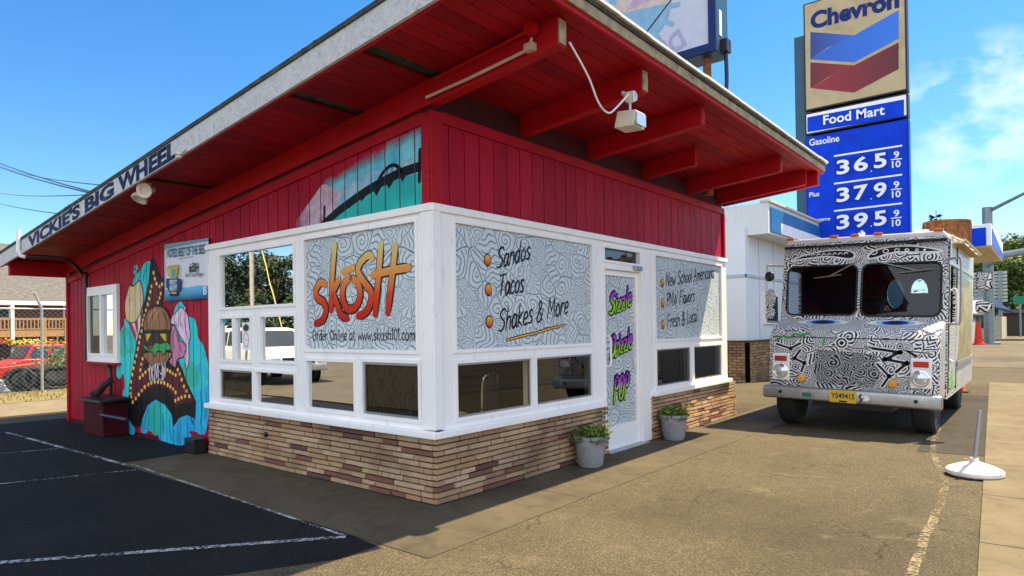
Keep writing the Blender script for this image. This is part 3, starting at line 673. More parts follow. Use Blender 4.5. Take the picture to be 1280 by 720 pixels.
# rafters
def rafter(x, yend, wd=.09, low=.21, lowend=.22, y1=.0):
    a, b = x-wd/2, x+wd/2
    return MB().hexa([(a,yend,zdeck(yend)-lowend),(b,yend,zdeck(yend)-lowend),(b,y1,zdeck(y1)-low),(a,y1,zdeck(y1)-low)],[(a,yend,zdeck(yend)-.002),(b,yend,zdeck(yend)-.002),(b,y1,zdeck(y1)-.002),(a,y1,zdeck(y1)-.002)])
for x, ye, y1 in ((.03,-1.34,9.3),(1.295,-1.34,.02),(2.54,-1.34,.02),(3.86,-.70,.02),(5.21,-1.30,.02),(6.33,-1.31,.02),(6.535,-1.44,.02)):
    o = rafter(x,ye,.10 if x < 6.5 else .08, y1=y1).build('rafter', M['rafter'], RF, bevel=.004)
    if ye < -1.2 and x < 6.5: MB().box(x-.042,x+.042,ye-.012,ye-.002,zdeck(ye)-.205,zdeck(ye)-.03).build('end_plate', M['eave_wood'] if x < 2 else M['red_trim'], RF)
MB().box(-.80,.02,9.14,9.24,zdeck(9.2)-.25,zdeck(9.2)-.003).build('rafter', M['rafter'], RF, bevel=.004)
skew(-.843,-.80,-1.43,9.6,-.055,-.001,zdeck).build('rafter', M['rafter'], RF)
# fascia lettering
ft = MB()
for wd_, u0, u1 in (("VICKIE'S",35,100),("BIG",106,142.5),("WHEEL",147.5,221)):
    a = onX(u0,341-.625*u0,-.874); b = onX(u1,341-.625*u1,-.874)
    a.z = zf(a.y)+.008; b.z = zf(b.y)+.008
    text_fit(ft, wd_, a, b-a, (0,0,.188), bold=.05)
ft.build('fascia_lettering', M['navy'], RF)
# conduit, junction boxes on the first rafter
P = [(-.055,.0,3.46),(-.05,-.5,3.5),(-.05,-1.08,3.56)]
MB().tube(P,.013).box(-.075,-.02,-1.15,-1.07,3.545,3.60).tube([(-.047,-1.11,3.59),(-.047,-1.13,3.66)],.012).build('conduit', M['conduit'], BLD, smooth=True)
MB().lathe([(0,-.035),(.062,-.03),(.066,.0),(.05,.03)],c=(-.06,-1.14,3.70),axis='x',n=14).build('junction_box', M['rafter'], BLD, smooth=True)
MB().tube([(-.05,-1.1,3.70),(-.04,-.7,3.66),(-.035,-.1,3.60)],.016).build('conduit', M['rafter'], BLD, smooth=True)
# pipes at the far end
a = onX(23,288,-.905); b = onX(23,313,-.905); MB().tube([a,b,b+Vector((.02,-.02,-.08)),b+Vector((.08,-.05,-.10))],.03,10).build('vent_pipe', M['white_metal'], BLD, smooth=True)
c0 = b+Vector((.10,-.06,-.09)); MB().tube(smoothline([c0,(-.35,c0.y-.2,c0.z-.03),(-.06,8.15,2.47),(-.05,8.05,2.36),(-.05,8.05,1.06)],4),.028,10).tube(smoothline([(-.05,7.2,1.02),(-.05,7.05,.9),(-.05,7.05,.42)],4),.025,10).build('downspout', M['black'], BLD, smooth=True)
# small slider window of the rear part
SW = panel_with_holes('x',6.78,8.08,1.05,2.24,[(6.90,7.38,1.18,2.10),(7.44,7.96,1.18,2.10)],-.05,-.004,.012).build('window_frame', M['white'], BLD)
pane('x',6.90,7.38,1.18,2.10,-.018).build('window_pane', M['glass_mirror'], SW); pane('x',7.44,7.96,1.18,2.10,-.022).build('window_pane', M['glass_dark'], SW); pane('x',6.90,7.96,1.18,2.10,-.006).build('dark_backing', M['dark_inside'], SW)  # dark sheet behind the panes stands in for the unlit room
MB().box(-.09,-.004,6.75,8.10,1.02,1.05).build('window_sill', M['red_trim'], BLD)
# paper notice taped inside the serving window, blue sticker
nb = MB().sheet([(-.014,3.17,1.28),(-.014,2.99,1.28),(-.014,2.99,1.60),(-.014,3.17,1.60)]); nb.build('window_notice', M['white_sign'], FL)
nb = MB(); random.seed(2)
for i in range(26):
    a = i*2*math.pi/26; r0 = .05; r1 = .075 if i % 2 else .055
    nb.sheet([(-.0155,3.08,1.54),(-.0155,3.08+r1*math.cos(a),1.54+.045/.07*r1*math.sin(a)),(-.0155,3.08+r1*math.cos(a+.25),1.54+.045/.07*r1*math.sin(a+.25))])
nb.build('notice_emblem', M['black'], FL)
nb = MB(); stroke(nb,smoothline([(-.0155,3.11,1.33),(-.0155,3.13,1.42),(-.0155,3.10,1.48),(-.0155,3.06,1.47),(-.0155,3.03,1.42),(-.0155,3.05,1.33)],4,True),.012,(-1,0,0),closed=True); stroke(nb,[(-.0155,3.12,1.40),(-.0155,3.04,1.40)],.01,(-1,0,0)); nb.build('notice_emblem', flat('notice_pink',(.65,.22,.2)), FL)
MB().sheet([(-.014,3.62,1.60),(-.014,3.53,1.60),(-.014,3.53,1.645),(-.014,3.62,1.645)]).build('sticker', flat('sticker_blue',(.08,.35,.55)), FL)
# chairs seen through the street windows
def chair():
    t = empty('metal_chair', (0,0,0), 'x', 'chair', local=True)
    f = MB()
    for sx in (-.2,.2): f.tube(smoothline([(sx,-.2,.0),(sx,-.18,.44),(sx,.18,.46),(sx,.24,.95),(sx*.6,.26,1.02),(0,.26,1.03)],5),.014,8); f.tube([(sx,.22,0),(sx,.17,.45)],.014,8)
    f.build('chair_frame', M['chrome'], t, smooth=True)
    MB().box(-.21,.21,-.2,.2,.46,.50).build('seat', M['black'], t, bevel=.015); MB().box(-.19,.19,.23,.255,.70,.98).build('backrest', M['black'], t, bevel=.01)
    return t
ch = chair(); ch.location = (.80,.38,.03); ch.rotation_euler.z = R(200); ch['label'] = 'chrome framed dining chair behind the left pane under the food list window'; ch['group'] = 'chairs inside the diner'
copy_thing(ch,(1.95,.42,.03),R(150),'chrome framed dining chair behind the right pane under the food list window')
copy_thing(ch,(1.25,.75,.03),R(215),'chrome framed dining chair farthest inside, between the two nearer chairs')
copy_thing(ch,(4.6,.6,.03),R(185),'chrome framed dining chair behind the low panes right of the door')
# ------------------------------------------------------------------ hand-brushed lettering
G = {
'S':(.52,[[(.48,.86),(.36,.99),(.16,.92),(.08,.74),(.22,.56),(.40,.42),(.42,.2),(.26,.02),(.04,.08)]]),
's':(.40,[[(.36,.54),(.22,.62),(.09,.5),(.2,.34),(.33,.22),(.26,.03),(.05,.04)]]),
'a':(.46,[[(.36,.52),(.2,.62),(.07,.4),(.08,.12),(.2,.01),(.34,.2),(.38,.58)],[(.38,.58),(.37,.2),(.45,.0)]]),
'n':(.46,[[(.08,.62),(.07,.0)],[(.08,.4),(.22,.6),(.36,.52),(.37,.0)]]),
'd':(.48,[[(.36,.5),(.2,.6),(.06,.36),(.1,.06),(.24,.02),(.37,.3)],[(.40,1.05),(.37,.4),(.40,.0)]]),
'o':(.46,[[(.24,.62),(.08,.44),(.08,.14),(.22,.0),(.38,.16),(.39,.46),(.24,.62)]]),
'T':(.56,[[(.02,.94),(.54,.99)],[(.30,.97),(.27,.5),(.24,.0)]]),
'c':(.40,[[(.36,.52),(.22,.62),(.07,.4),(.09,.1),(.22,.0),(.37,.1)]]),
'h':(.46,[[(.10,1.05),(.07,.0)],[(.08,.38),(.22,.6),(.35,.5),(.37,.0)]]),
'k':(.44,[[(.10,1.05),(.07,.0)],[(.38,.64),(.10,.30),(.40,.0)]]),
'e':(.42,[[(.08,.3),(.34,.38),(.3,.6),(.14,.58),(.06,.3),(.14,.03),(.37,.1)]]),
'&':(.62,[[(.54,.5),(.36,.0),(.12,.0),(.06,.2),(.36,.66),(.34,.9),(.2,.92),(.16,.72),(.52,.0)]]),
'M':(.74,[[(.06,.0),(.14,.98),(.36,.3),(.60,1.0),(.66,.0)]]),
'r':(.36,[[(.08,.62),(.07,.0)],[(.08,.38),(.2,.6),(.34,.56)]]),
'N':(.58,[[(.06,.0),(.09,1.0),(.46,.02),(.5,1.02)]]),
'w':(.60,[[(.04,.6),(.14,.02),(.3,.5),(.42,.02),(.56,.62)]]),
'l':(.22,[[(.12,1.05),(.10,.0)]]),
'A':(.56,[[(.03,.0),(.28,1.0),(.5,.0)],[(.1,.36),(.48,.4)]]),
'm':(.66,[[(.08,.62),(.07,.0)],[(.08,.4),(.2,.6),(.3,.5),(.32,.0)],[(.32,.4),(.46,.6),(.57,.5),(.58,.0)]]),
'i':(.20,[[(.10,.6),(.10,.0)],[(.11,.80),(.12,.86)]]),
'P':(.50,[[(.10,.0),(.09,.98)],[(.07,.94),(.34,1.0),(.46,.78),(.34,.55),(.1,.5)]]),
'W':(.80,[[(.04,1.0),(.18,.02),(.38,.8),(.52,.02),(.74,1.04)]]),
'F':(.50,[[(.10,.0),(.09,.96),(.48,1.0)],[(.09,.52),(.40,.56)]]),
'v':(.42,[[(.04,.6),(.2,.0),(.40,.62)]]),
'L':(.46,[[(.10,1.0),(.07,.02),(.44,.05)]]),
'O':(.60,[[(.3,1.0),(.1,.76),(.08,.26),(.26,.0),(.48,.18),(.52,.72),(.3,1.0)]]),
'D':(.58,[[(.10,1.0),(.08,.0)],[(.04,.96),(.36,.94),(.52,.6),(.44,.14),(.04,.0)]]),
't':(.34,[[(.18,.9),(.14,.1),(.28,.0)],[(.03,.62),(.32,.64)]]),
'z':(.42,[[(.05,.58),(.36,.6),(.05,.04),(.40,.02)]]),
'.':(.18,[[(.07,.02),(.10,.06)]]),
'1':(.26,[[(.04,.8),(.15,1.0),(.13,.0)]]),
'0':(.46,[[(.24,1.0),(.08,.7),(.08,.25),(.22,.0),(.38,.25),(.38,.72),(.24,1.0)]]),
'-':(.34,[[(.04,.38),(.30,.4)]]), 'E':(.46,[[(.42,.98),(.08,.96),(.07,.03),(.44,.02)],[(.08,.5),(.36,.52)]]), 'R':(.52,[[(.10,.0),(.09,.98)],[(.07,.94),(.36,.98),(.44,.74),(.1,.52),(.48,.0)]]), 'I':(.2,[[(.10,1.),(.10,.0)]]), 'V':(.5,[[(.04,1.),(.24,.0),(.46,1.)]]),
' ':(.30,[])}
def brush(mb, txt, o, rv, uv_, wd, nrm, m=0, jig=0., off=0., sharp=False):
    """brush script: o = left end of the base line, rv = whole run, uv_ = capital height"""
    random.seed(len(txt)*7+3); W_ = sum(G[c][0] for c in txt); x = 0; o = Vector(o); rv = Vector(rv); uv_ = Vector(uv_)
    for c in txt:
        w_, ss = G[c]; dy = random.uniform(-jig,jig)
        for s_ in ss:
            P = [(x+px_, py_+dy) for px_, py_ in s_]
            Q = [o+rv*(a/W_)+uv_*b for a, b in P]
            stroke(mb, smoothline(Q,5) if len(Q) > 2 and not (sharp or c in 'MNWwTLFAVz') else Q, wd*random.uniform(.88,1.12), nrm, m, off=off)
        x += w_
def vcol(name, stops, z0, z1, rough=.3):
    g = NG(name); xyz = g.n('ShaderNodeSeparateXYZ'); g.l(g.pos(), xyz.inputs[0])
    g.bsdf(g.ramp(g.rng(xyz.outputs[2], z0, z1), stops), rough+.1, 0, .12); return g.m
ink = flat('black_vinyl', (.012,.013,.014), .35)
logo_c = vcol('printed_fade_vinyl', [(0,(.40,.006,.004)),(.35,(.62,.05,.006)),(.62,(.68,.27,.06)),(1,(.64,.53,.18))], 1.55, 2.30)
LN, RN = Vector((-1,0,0)), Vector((0,-1,0))
def C1(x, y): return onX(375+x/4, 270+y/4, -.0135)
lg = MB(); LS = [
 [(128,342),(103,334),(82,368),(86,408),(118,430),(131,470),(116,518),(80,538)],
 [(176,147),(166,250),(160,360),(157,470)], [(196,318),(170,372),(160,398)], [(168,392),(190,450),(205,492),(236,512)],
 [(252,308),(222,342),(214,405),(236,462),(276,458),(302,400),(290,336),(254,308)],
 [(218,280),(266,258)],
 [(362,210),(342,196),(304,232),(292,280),(326,336),(358,386),(348,452),(322,488),(292,500)],
 [(406,145),(394,300),(376,488)], [(478,150),(462,300),(440,482)], [(364,296),(450,274),(544,258)]]
for i, s_ in enumerate(LS):
    Q = smoothline([C1(*p) for p in s_],6) if len(s_) > 2 else [C1(*p) for p in s_]
    stroke(lg,Q,.102,LN,0,off=.0); stroke(lg,Q,.072,LN,1,off=.004 if i in (0,1,4,6,7,8) else .0055, taper=False)
lg.build('shop_logo', [ink,logo_c], FL)
lo = MB(); a = C1(62,622); b = C1(576,618); b.z = a.z+.004
brush(lo,'Order Online at www.skosh101.com',a,b-a,(0,0,.105),.012,LN); lo.build('window_lettering', ink, FL)
def C4(x,y): return onY(540+x/1.845, 250+y/1.845, -.0135)
def C5(x,y): return onY(805+x/6, 310+y/6, -.0135)
l1 = MB()
for t, p, q, h in (('Sandos',(148,158),(226,136),.20),('Tacos',(152,220),(211,212),.20),('Shakes & More',(152,305),(314,261),.215)):
    a = C4(*p); b = C4(*q); brush(l1,t,a,b-a,(.035,0,h),.024,RN,jig=.02)
l1.build('window_lettering', ink, FR1)
l2 = MB()
for t, p, q, h in (('New School Americana',(163,290),(526,222),.19),('PNW Flavors',(168,445),(380,398),.19),('Fresh & Local',(172,605),(402,548),.19)):
    a = C5(*p); b = C5(*q); brush(l2,t,a,b-a,(.02,0,h),.022,RN,jig=.02)
l2.build('window_lettering', ink, FR2)
def bullet(cx, fr, par):
    mb = MB(); 
    for r_, m_, o in ((1.,0,.0),(.8,1,.002)): mb.sheet([cx+Vector((.052*r_*math.cos(k*math.pi/12),-o,.062*r_*math.sin(k*math.pi/12))) for k in range(24)], m_)
    g = vcol('bullet_fade', [(0,(.45,.02,.01)),(.5,(.7,.22,.02)),(1,(.75,.5,.1))], cx.z-.05, cx.z+.05); mb.build('bullet_mark', [ink,g], par)
for p in ((128,139),(130,207),(132,281)): bullet(C4(*p)+Vector((0,-.001,0)),None,FR1)
for p in ((137,263),(140,415),(142,575)): bullet(C5(*p)+Vector((0,-.001,0)),None,FR2)
sw_ = MB(); P = [C4(172,323),C4(215,312),C4(235,308),C4(270,297),C4(308,288)]
stroke(sw_,smoothline(P,5),.036,RN,0); stroke(sw_,smoothline(P,5),.018,RN,1,off=.003); sw_.build('brush_underline', [ink, flat('orange_vinyl',(.66,.33,.05),.35)], FR1)
def C6(x,y): return onY(740+x/3.273, 330+y/3.273, .025)
purp = flat('purple_vinyl',(.27,.04,.42),.35)
for t, p, q, h, lc in (('Sizzle',(70,205),(160,172),.25,0),('Drizzle',(72,392),(162,340),.26,1),('POP',(86,572),(148,548),.31,2)):
    a = C6(*p); b = C6(*q); gd = MB(); rv = b-a; z0 = min(a.z,b.z)
    fade = vcol('graffiti_fade', [(.15,(.30,.62,.03)),(.48,(.34,.60,.06)),(.62,(.40,.10,.55)),(1,(.30,.04,.45))], z0-.02, z0+h+.08)
    u_ = Vector((.05,0,h)); brush(gd,t,a,rv,u_,.088,RN,2,off=-.003,jig=.05); brush(gd,t,a,rv,u_,.078,RN,0,off=0,jig=.05); brush(gd,t,a,rv,u_,.034,RN,1,off=.003,jig=.05)
    for (x, s_) in ((-.12,1),(1.07,-1)):
        c = a+rv*x*.7+Vector((0,0,h*.35))
    gd.build('door_lettering', [ink,fade,fade], DR)

# ------------------------------------------------------------------ wall paintings (on the siding, left side)
def A_(x,y,d=0): return onX(140+x/5.538, 310+y/5.538, -.0045-d)
def B_(x,y,d=0): return onX(140+x/5.538, 430+y/5.538, -.0045-d)
mu = MB(); MM = [wall_paint('mural_aqua',(.02,.54,.62),(.03,.62,.55)), wall_paint('mural_blue',(.015,.33,.62),(.04,.52,.74),3), wall_paint('mural_black',(.010,.009,.011),(.018,.014,.016)), wall_paint('mural_maroon',(.085,.012,.020),(.11,.016,.024)),
 wall_paint('mural_bulb',(.92,.58,.12),(.85,.44,.07),60), wall_paint('mural_fries',(.62,.44,.14),(.72,.56,.26),20), wall_paint('mural_red',(.42,.03,.03)), wall_paint('mural_white',(.70,.66,.68),(.62,.56,.62),8),
 wall_paint('mural_bun',(.36,.17,.085),(.24,.10,.05),2.2), wall_paint('mural_cheese',(.72,.52,.03)), wall_paint('mural_patty',(.030,.018,.014),(.05,.03,.02)), wall_paint('mural_lettuce',(.03,.30,.08),(.06,.40,.12),18), wall_paint('mural_pink',(.52,.15,.28),(.62,.25,.38),5), wall_paint('mural_cream',(.82,.66,.76),(.70,.48,.64),6), wall_paint('mural_green',(.03,.42,.28),(.03,.48,.40),3), wall_paint('mural_purple',(.12,.02,.09))]
def poly(pts, m, d, k=4, raw=False, outline=0.):
    P = [A_(x,y,d) if s_ == 'a' else B_(x,y,d) for s_,x,y in pts]
    Q = P if raw else smoothline(P,k,True)
    if outline: stroke(mu,Q,outline,LN,2,off=.0006,closed=True)
    mu.sheet(Q,m)
a = lambda *p: [('a',x,y) for x,y in p]; b = lambda *p: [('b',x,y) for x,y in p]
poly(a((258,92),(222,108),(200,152),(165,190),(145,245),(150,300),(100,470),(84,500),(84,535),(58,580),(54,650))+b((52,20),(36,140),(32,215),(55,242),(78,205),(88,290),(74,345),(84,440),(88,510),(96,598),(150,628),(156,575),(130,480),(140,300),(200,60))+a((240,430),(275,260),(278,130)),0,0)
poly(b((78,330),(92,400),(100,470),(118,540),(156,575),(150,628),(96,598),(86,510),(84,440),(74,370)),1,.0012)
poly(a((60,640),(60,580),(90,540),(140,620),(150,720))+b((110,60),(80,90),(50,60)),14,.0012)
poly(a((95,640),(110,600),(130,640),(128,700),(105,690)),0,.0018)
poly(a((345,310),(325,400),(405,500),(440,410),(480,372),(530,470),(572,492),(590,560),(597,622),(632,672),(642,716))+b((646,60),(664,130),(684,260),(676,420),(652,600),(622,628),(590,612),(560,560),(500,470),(430,330),(430,130),(400,60),(330,0)),0,0)
poly(b((575,330),(600,310),(640,300),(672,270),(682,330),(672,430),(650,598),(622,628),(592,612),(572,560),(560,470)),1,.0012)
poly(b((490,140),(560,120),(600,200),(590,290),(540,300),(500,250)),14,.0012)
for cx,cy,rx,ry in ((603,165,13,30),(655,210,14,40),(640,70,10,25)): poly(b(*[(cx+rx*math.cos(t),cy+ry*math.sin(t)) for t in [k*.6283 for k in range(10)]]),1,.0018)
poly(b((200,600),(208,520),(240,430),(300,384),(368,418),(412,488),(424,575),(468,510),(520,494),(568,530),(584,606),(540,604),(505,690),(450,702),(390,684),(332,664),(318,620),(300,634),(262,600),(238,616),(214,616)),1,0)
poly(b((250,520),(262,440),(300,405),(345,430),(345,520),(340,600),(300,634),(268,590)),14,.0012)
poly(b((350,430),(385,450),(405,500),(395,580),(360,560)),0,.0012)
for cx,cy,rx,ry in ((538,650,12,32),(518,680,7,16),(696,250,11,34),(697,310,11,34)): poly(b(*[(cx+rx*math.cos(t),cy+ry*math.sin(t)) for t in [k*.6283 for k in range(10)]]),1,.0)
for cx,cy,rx,ry in ((172,135,8,18),(160,168,10,18),(158,130,6,10)): poly(a(*[(cx+rx*math.cos(t),cy+ry*math.sin(t)) for t in [k*.6283 for k in range(10)]]),0,.0)
# arrow-shaped lit sign
poly(a((278,52),(338,210),(400,200),(352,300),(345,400),(410,480),(420,720))+b((410,60),(400,110),(440,170),(452,105),(485,170),(520,270),(582,398),(576,520),(520,492),(462,512),(430,556),(412,486),(366,420),(300,384),(246,424),(208,520),(200,572),(148,570),(112,520),(116,300),(148,120))+a((205,450),(255,220),(262,120)),2,.002,raw=True)
poly(a((286,135),(298,196),(330,268),(360,250),(335,330),(318,395),(262,420),(222,480),(212,560),(232,700))+b((230,110),(210,205),(250,172),(300,168),(380,172),(442,222),(456,130),(480,200),(510,280),(570,395),(432,426),(428,372),(388,312),(320,284),(250,308),(180,366),(130,418),(122,300),(160,100))+a((184,640),(236,420),(262,260)),3,.003,raw=True)
BA = [(288,172),(297,213),(308,247),(328,266),(346,250),(337,315),(328,345),(318,378),(275,265),(266,303),(257,350),(247,390),(236,432),(225,470),(215,500),(209,530),(203,575),(193,615),(187,655),(180,695)]
BB = [(178,35),(168,82),(158,125),(148,167),(140,212),(131,262),(128,305),(128,342),(132,370),(143,402),(165,378),(185,350),(206,322),(226,297),(250,280),(272,268),(295,262),(318,262),(340,265),(362,270),(385,283),(404,295),(422,312),(440,335),(438,392),(460,380),(482,370),(505,362),(535,362),(515,325),(498,293),(482,247),(468,207),(455,178),(440,215),(420,203),(402,190),(383,180),(358,175),(212,102),(203,140),(197,180),(193,233),(212,215),(232,195),(255,178)]
for s_, lst in (('a',BA),('b',BB)):
    for x,y in lst: poly([(s_,x+7.5*math.cos(t),y+14*math.sin(t)) for t in [k*.6283 for k in range(10)]],4,.004,raw=True)
# fries
poly(a((120,262),(150,262),(186,226),(206,262),(216,370),(186,480),(160,515),(120,515),(95,480),(90,380),(104,320)),5,.0045,outline=.02)
for p,q in (((112,300),(150,470)),((150,280),(160,480)),((185,250),(180,440)),((200,290),(190,420)),((100,370),(135,490)),((130,285),(120,420))): stroke(mu,[A_(*p,.0055),A_(*q,.0055)],.028,LN,7)
poly(a((115,522),(160,515),(200,452),(216,415),(205,520),(168,655)),7,.006,raw=True,outline=.016)
for q in (((115,522),(138,520),(166,600),(166,650)),((160,515),(178,490),(180,560),(175,625)),((200,452),(210,430),(206,500),(193,570))): poly(a(*q),6,.0066,raw=True)
# hamburger
poly(b((224,58),(405,52),(396,108),(352,150),(290,156),(240,122)),8,.0045,outline=.035)
poly(a((232,578),(402,578),(405,700),(228,700)),10,.005,raw=True)
poly(a((218,562),(226,480),(262,420),(316,398),(366,420),(396,480),(406,562),(372,583),(250,583)),8,.0055,outline=.035)
poly(a((232,596),(272,590),(240,655)),9,.006,raw=True); poly(a((328,590),(376,594),(376,660)),9,.006,raw=True)
for cx in (275,352): poly(a(*[(cx+24*math.cos(t),692+16*math.sin(t)) for t in [k*.6283 for k in range(10)]]),6,.006)
poly(a((216,668),(244,684),(262,706))+b((300,-8),(340,-4),(378,-14))+a((398,668),(408,690))+b((404,42),(378,46),(356,76),(338,52),(312,52),(296,84),(276,56),(256,52),(228,36)),11,.0065,outline=.018)
# milkshake
poly(a((425,535),(408,575),(402,640),(406,700))+b((404,30),(392,112),(438,164),(452,108),(492,90),(516,40),(508,0))+a((470,640),(452,585)),12,.0045,outline=.014)
poly(a((515,366),(500,400),(478,520),(486,552),(508,470)),15,.0046,raw=True); poly(a((505,400),(512,412),(500,440),(494,430)),7,.0052,raw=True); poly(a((495,460),(503,470),(492,510),(485,500)),7,.0052,raw=True)
poly(a((480,408),(448,440),(428,458),(408,490),(410,525),(440,535),(460,592),(500,652),(514,716))+b((500,60),(514,172),(532,110),(530,0))+a((540,602),(524,470),(500,432)),13,.005,outline=.014)
MM += [wall_paint('mural_bun_light',(.52,.28,.15),(.44,.21,.10),8), wall_paint('mural_pink_dark',(.38,.08,.18)), wall_paint('mural_aqua_dark',(.01,.20,.32),(.02,.30,.42))]
for q in (((250,520),(262,470),(300,425)),((275,540),(300,470),(330,430)),): stroke(mu,smoothline([A_(*p,.0062) for p in q],5),.035,LN,16)
for q in (((350,440),(375,490),(385,550)),((240,565),(300,572),(390,566))): stroke(mu,smoothline([A_(*p,.0062) for p in q],5),.025,LN,10)
for q in (((430,560),(425,620),(430,700)),((445,600),(470,680),(480,720))): stroke(mu,smoothline([A_(*p,.0052) for p in q],5),.03,LN,17)
for q in (((440,455),(430,500),(455,540)),((500,450),(505,540),(530,640)),((480,440),(470,500),(490,560))): stroke(mu,smoothline([A_(*p,.0056) for p in q],5),.016,LN,17)
for q in (((350,480),(356,560),(350,620)),((395,520),(400,590),(410,660)),((450,560),(460,620),(455,680)),((240,470),(226,540),(226,590)),((610,330),(625,430),(610,560)),((650,330),(655,430),(640,520))): stroke(mu,smoothline([B_(*p,.002) for p in q],5),.03,LN,18)
for q in (((85,560),(75,610),(95,680)),((200,150),(190,190),(175,240)),((240,130),(222,180),(215,230))): stroke(mu,smoothline([A_(*p,.002) for p in q],5),.025,LN,18)
mu.build('mural', MM, BLD)
md = MB(); o = B_(258,252,.0065); e = B_(372,246,.0065); brush(md,'DRIVE-IN',o,e-o,(0,0,.22),.030,LN,sharp=True); md.build('mural_lettering', MM[7], BLD)
# bridge painting above the corner window
def Cb(x,y,d=0): return onX(260+x/4, 120+y/4, -.0045-d)
fa, fb = Cb(585,420), Cb(1062,135); fd = (fb-fa).normalized(); fn_ = Vector((0,-fd.z,fd.y)); fn_ = fn_ if fn_.z < 0 else -fn_
br = MB(); BM = [wall_paint('bridge_sky',(.02,.36,.58),(.20,.62,.72),3,fade=((fa.y,fa.z),(fn_.y,fn_.z),.12)), wall_paint('bridge_cloud',(.55,.52,.60),(.40,.16,.24),5,fade=((Cb(440,640).y,2.55),(-1.,0.2),.25)), wall_paint('bridge_water',(.015,.34,.34),(.03,.50,.42),3), wall_paint('bridge_black',(.006,.007,.014)), wall_paint('bridge_foam',(.42,.55,.62),(.10,.40,.55),6)]
br.sheet(smoothline([Cb(*p) for p in ((1064,165),(1000,180),(900,205),(830,235),(760,275),(680,315),(620,380),(580,440),(560,540),(600,640),(700,610),(1065,540))],4,True),0)
br.sheet(smoothline([Cb(*p,.001) for p in ((580,440),(530,500),(480,570),(430,660),(570,645),(640,560),(720,490),(830,440),(830,410),(720,440),(640,470))],4,True),1)
br.sheet(smoothline([Cb(*p,.0012) for p in ((690,430),(770,390),(860,370),(960,330),(1060,300),(1060,330),(960,370),(850,420),(740,480),(660,540))],4,True),4)
br.sheet([Cb(*p,.002) for p in ((600,640),(690,560),(820,470),(960,410),(1065,385),(1066,546))],2)
deck = [(572,648),(640,585),(720,525),(800,470),(880,425),(960,385),(1064,350)]
stroke(br,smoothline([Cb(*p,.003) for p in deck],4),.085,LN,3,taper=False)
for x,y,h in ((645,585,18),(708,535,28),(768,495,35),(842,452,50),(905,420,45),(972,385,45)): br.sheet([Cb(*p,.0032) for p in ((x-26,y),(x+26,y),(x+6,y+h-12),(x,y+h),(x-6,y+h-12))],3)
stroke(br,smoothline([Cb(*p,.003) for p in ((845,440),(870,390),(910,350),(945,350),(972,385))],5),.035,LN,3,taper=False)
for x,y0,y1 in ((870,385,430),(895,362,420),(920,350,410),(945,352,400)): stroke(br,[Cb(x,y0,.003),Cb(x,y1,.003)],.012,LN,3,taper=False)
stroke(br,[Cb(582,555,.003),Cb(580,648,.003)],.035,LN,3,taper=False); stroke(br,[Cb(1060,270,.003),Cb(1056,425,.003)],.04,LN,3,taper=False)
br.build('bridge_painting', BM, BLD)

# ------------------------------------------------------------------ banner and fixtures on the building
c = onX(233,337,-.03)
bn = empty('banner', c, 'white and blue award banner with a trophy, hung on the red siding', 'banner')
def Cn(x,y,d=0): return onX(200+x/8, 290+y/8, -.032-d)
bw = NG('banner_print'); xyz = bw.n('ShaderNodeSeparateXYZ'); bw.l(bw.pos(), xyz.inputs[0]); z0 = Cn(270,670).z; z1 = Cn(270,90).z
fz,_ = bw.noise(bw.pos(),6,3); bw.bsdf(bw.ramp(bw.math('ADD',bw.rng(xyz.outputs[2],z0,z1),bw.math('MULTIPLY',bw.math('SUBTRACT',fz,.5),.06)),[(0,(.02,.24,.50)),(.19,(.10,.42,.66)),(.215,(.66,.68,.74)),(.925,(.70,.72,.77)),(.94,(.12,.40,.56)),(1,(.34,.56,.66))]),.45); 
bb = MB(); n_ = 14
TL,TR,BR,BL_ = Cn(45,125),Cn(485,60),Cn(490,665),Cn(55,690)
for i in range(n_):
    for j in range(6):
        q = []
        for (s_,t_) in ((i,j),(i+1,j),(i+1,j+1),(i,j+1)):
            u_ = s_/n_; v_ = t_/6; p = TL.lerp(TR,u_).lerp(BL_.lerp(BR,u_),v_); p.x += -.012*math.sin(u_*9+v_*2)*v_-.004*math.sin(v_*7); q.append(p)
        bb.sheet(q)
so_ = bb.build('banner_sheet', bw.m, bn, smooth=True); md_ = so_.modifiers.new('solid','SOLIDIFY'); md_.thickness = .004; md_.offset = 0
bt = MB(); D_ = .016
BNM = [flat('banner_teal',(.02,.17,.27)),flat('banner_black',(.015,.02,.03)),flat('trophy_gold',(.50,.42,.10)),flat('banner_white',(.75,.77,.8)),flat('banner_red',(.5,.2,.2)),flat('trophy_blue',(.12,.35,.45)),flat('ribbon_navy',(.015,.07,.20))]
def rect(mb, x0,y0,x1,y1,m,d=D_): mb.sheet([Cn(x0,y0,d),Cn(x1,y0,d),Cn(x1,y1,d),Cn(x0,y1,d)],m)
o = Cn(68,262,D_); text_fit(bt,'VOTED BEST OF THE BEST',o,Cn(462,214,D_)-o,(0,0,.118),bold=.02,m=0)
stroke(bt,[Cn(178,268,D_),Cn(330,245,D_)],.008,LN,4)
o = Cn(288,405,D_); text_fit(bt,'skōSH',o,Cn(384,398,D_)-o,(0,0,.12),bold=.03,m=1)
o = Cn(250,466,D_); text_fit(bt,'Food Trucks/Wagon',o,Cn(430,454,D_)-o,(0,0,.075),m=1)
o = Cn(434,628,D_); text_fit(bt,'B',o,Cn(468,626,D_)-o,(0,0,.10),bold=.02,m=3)
bt.build('banner_lettering', BNM, bn); bt = MB()
tz = [(88,335),(180,325),(176,400),(160,455),(150,470),(120,472),(108,460),(92,400)]
bt.sheet([Cn(x,y,D_) for x,y in tz],2)
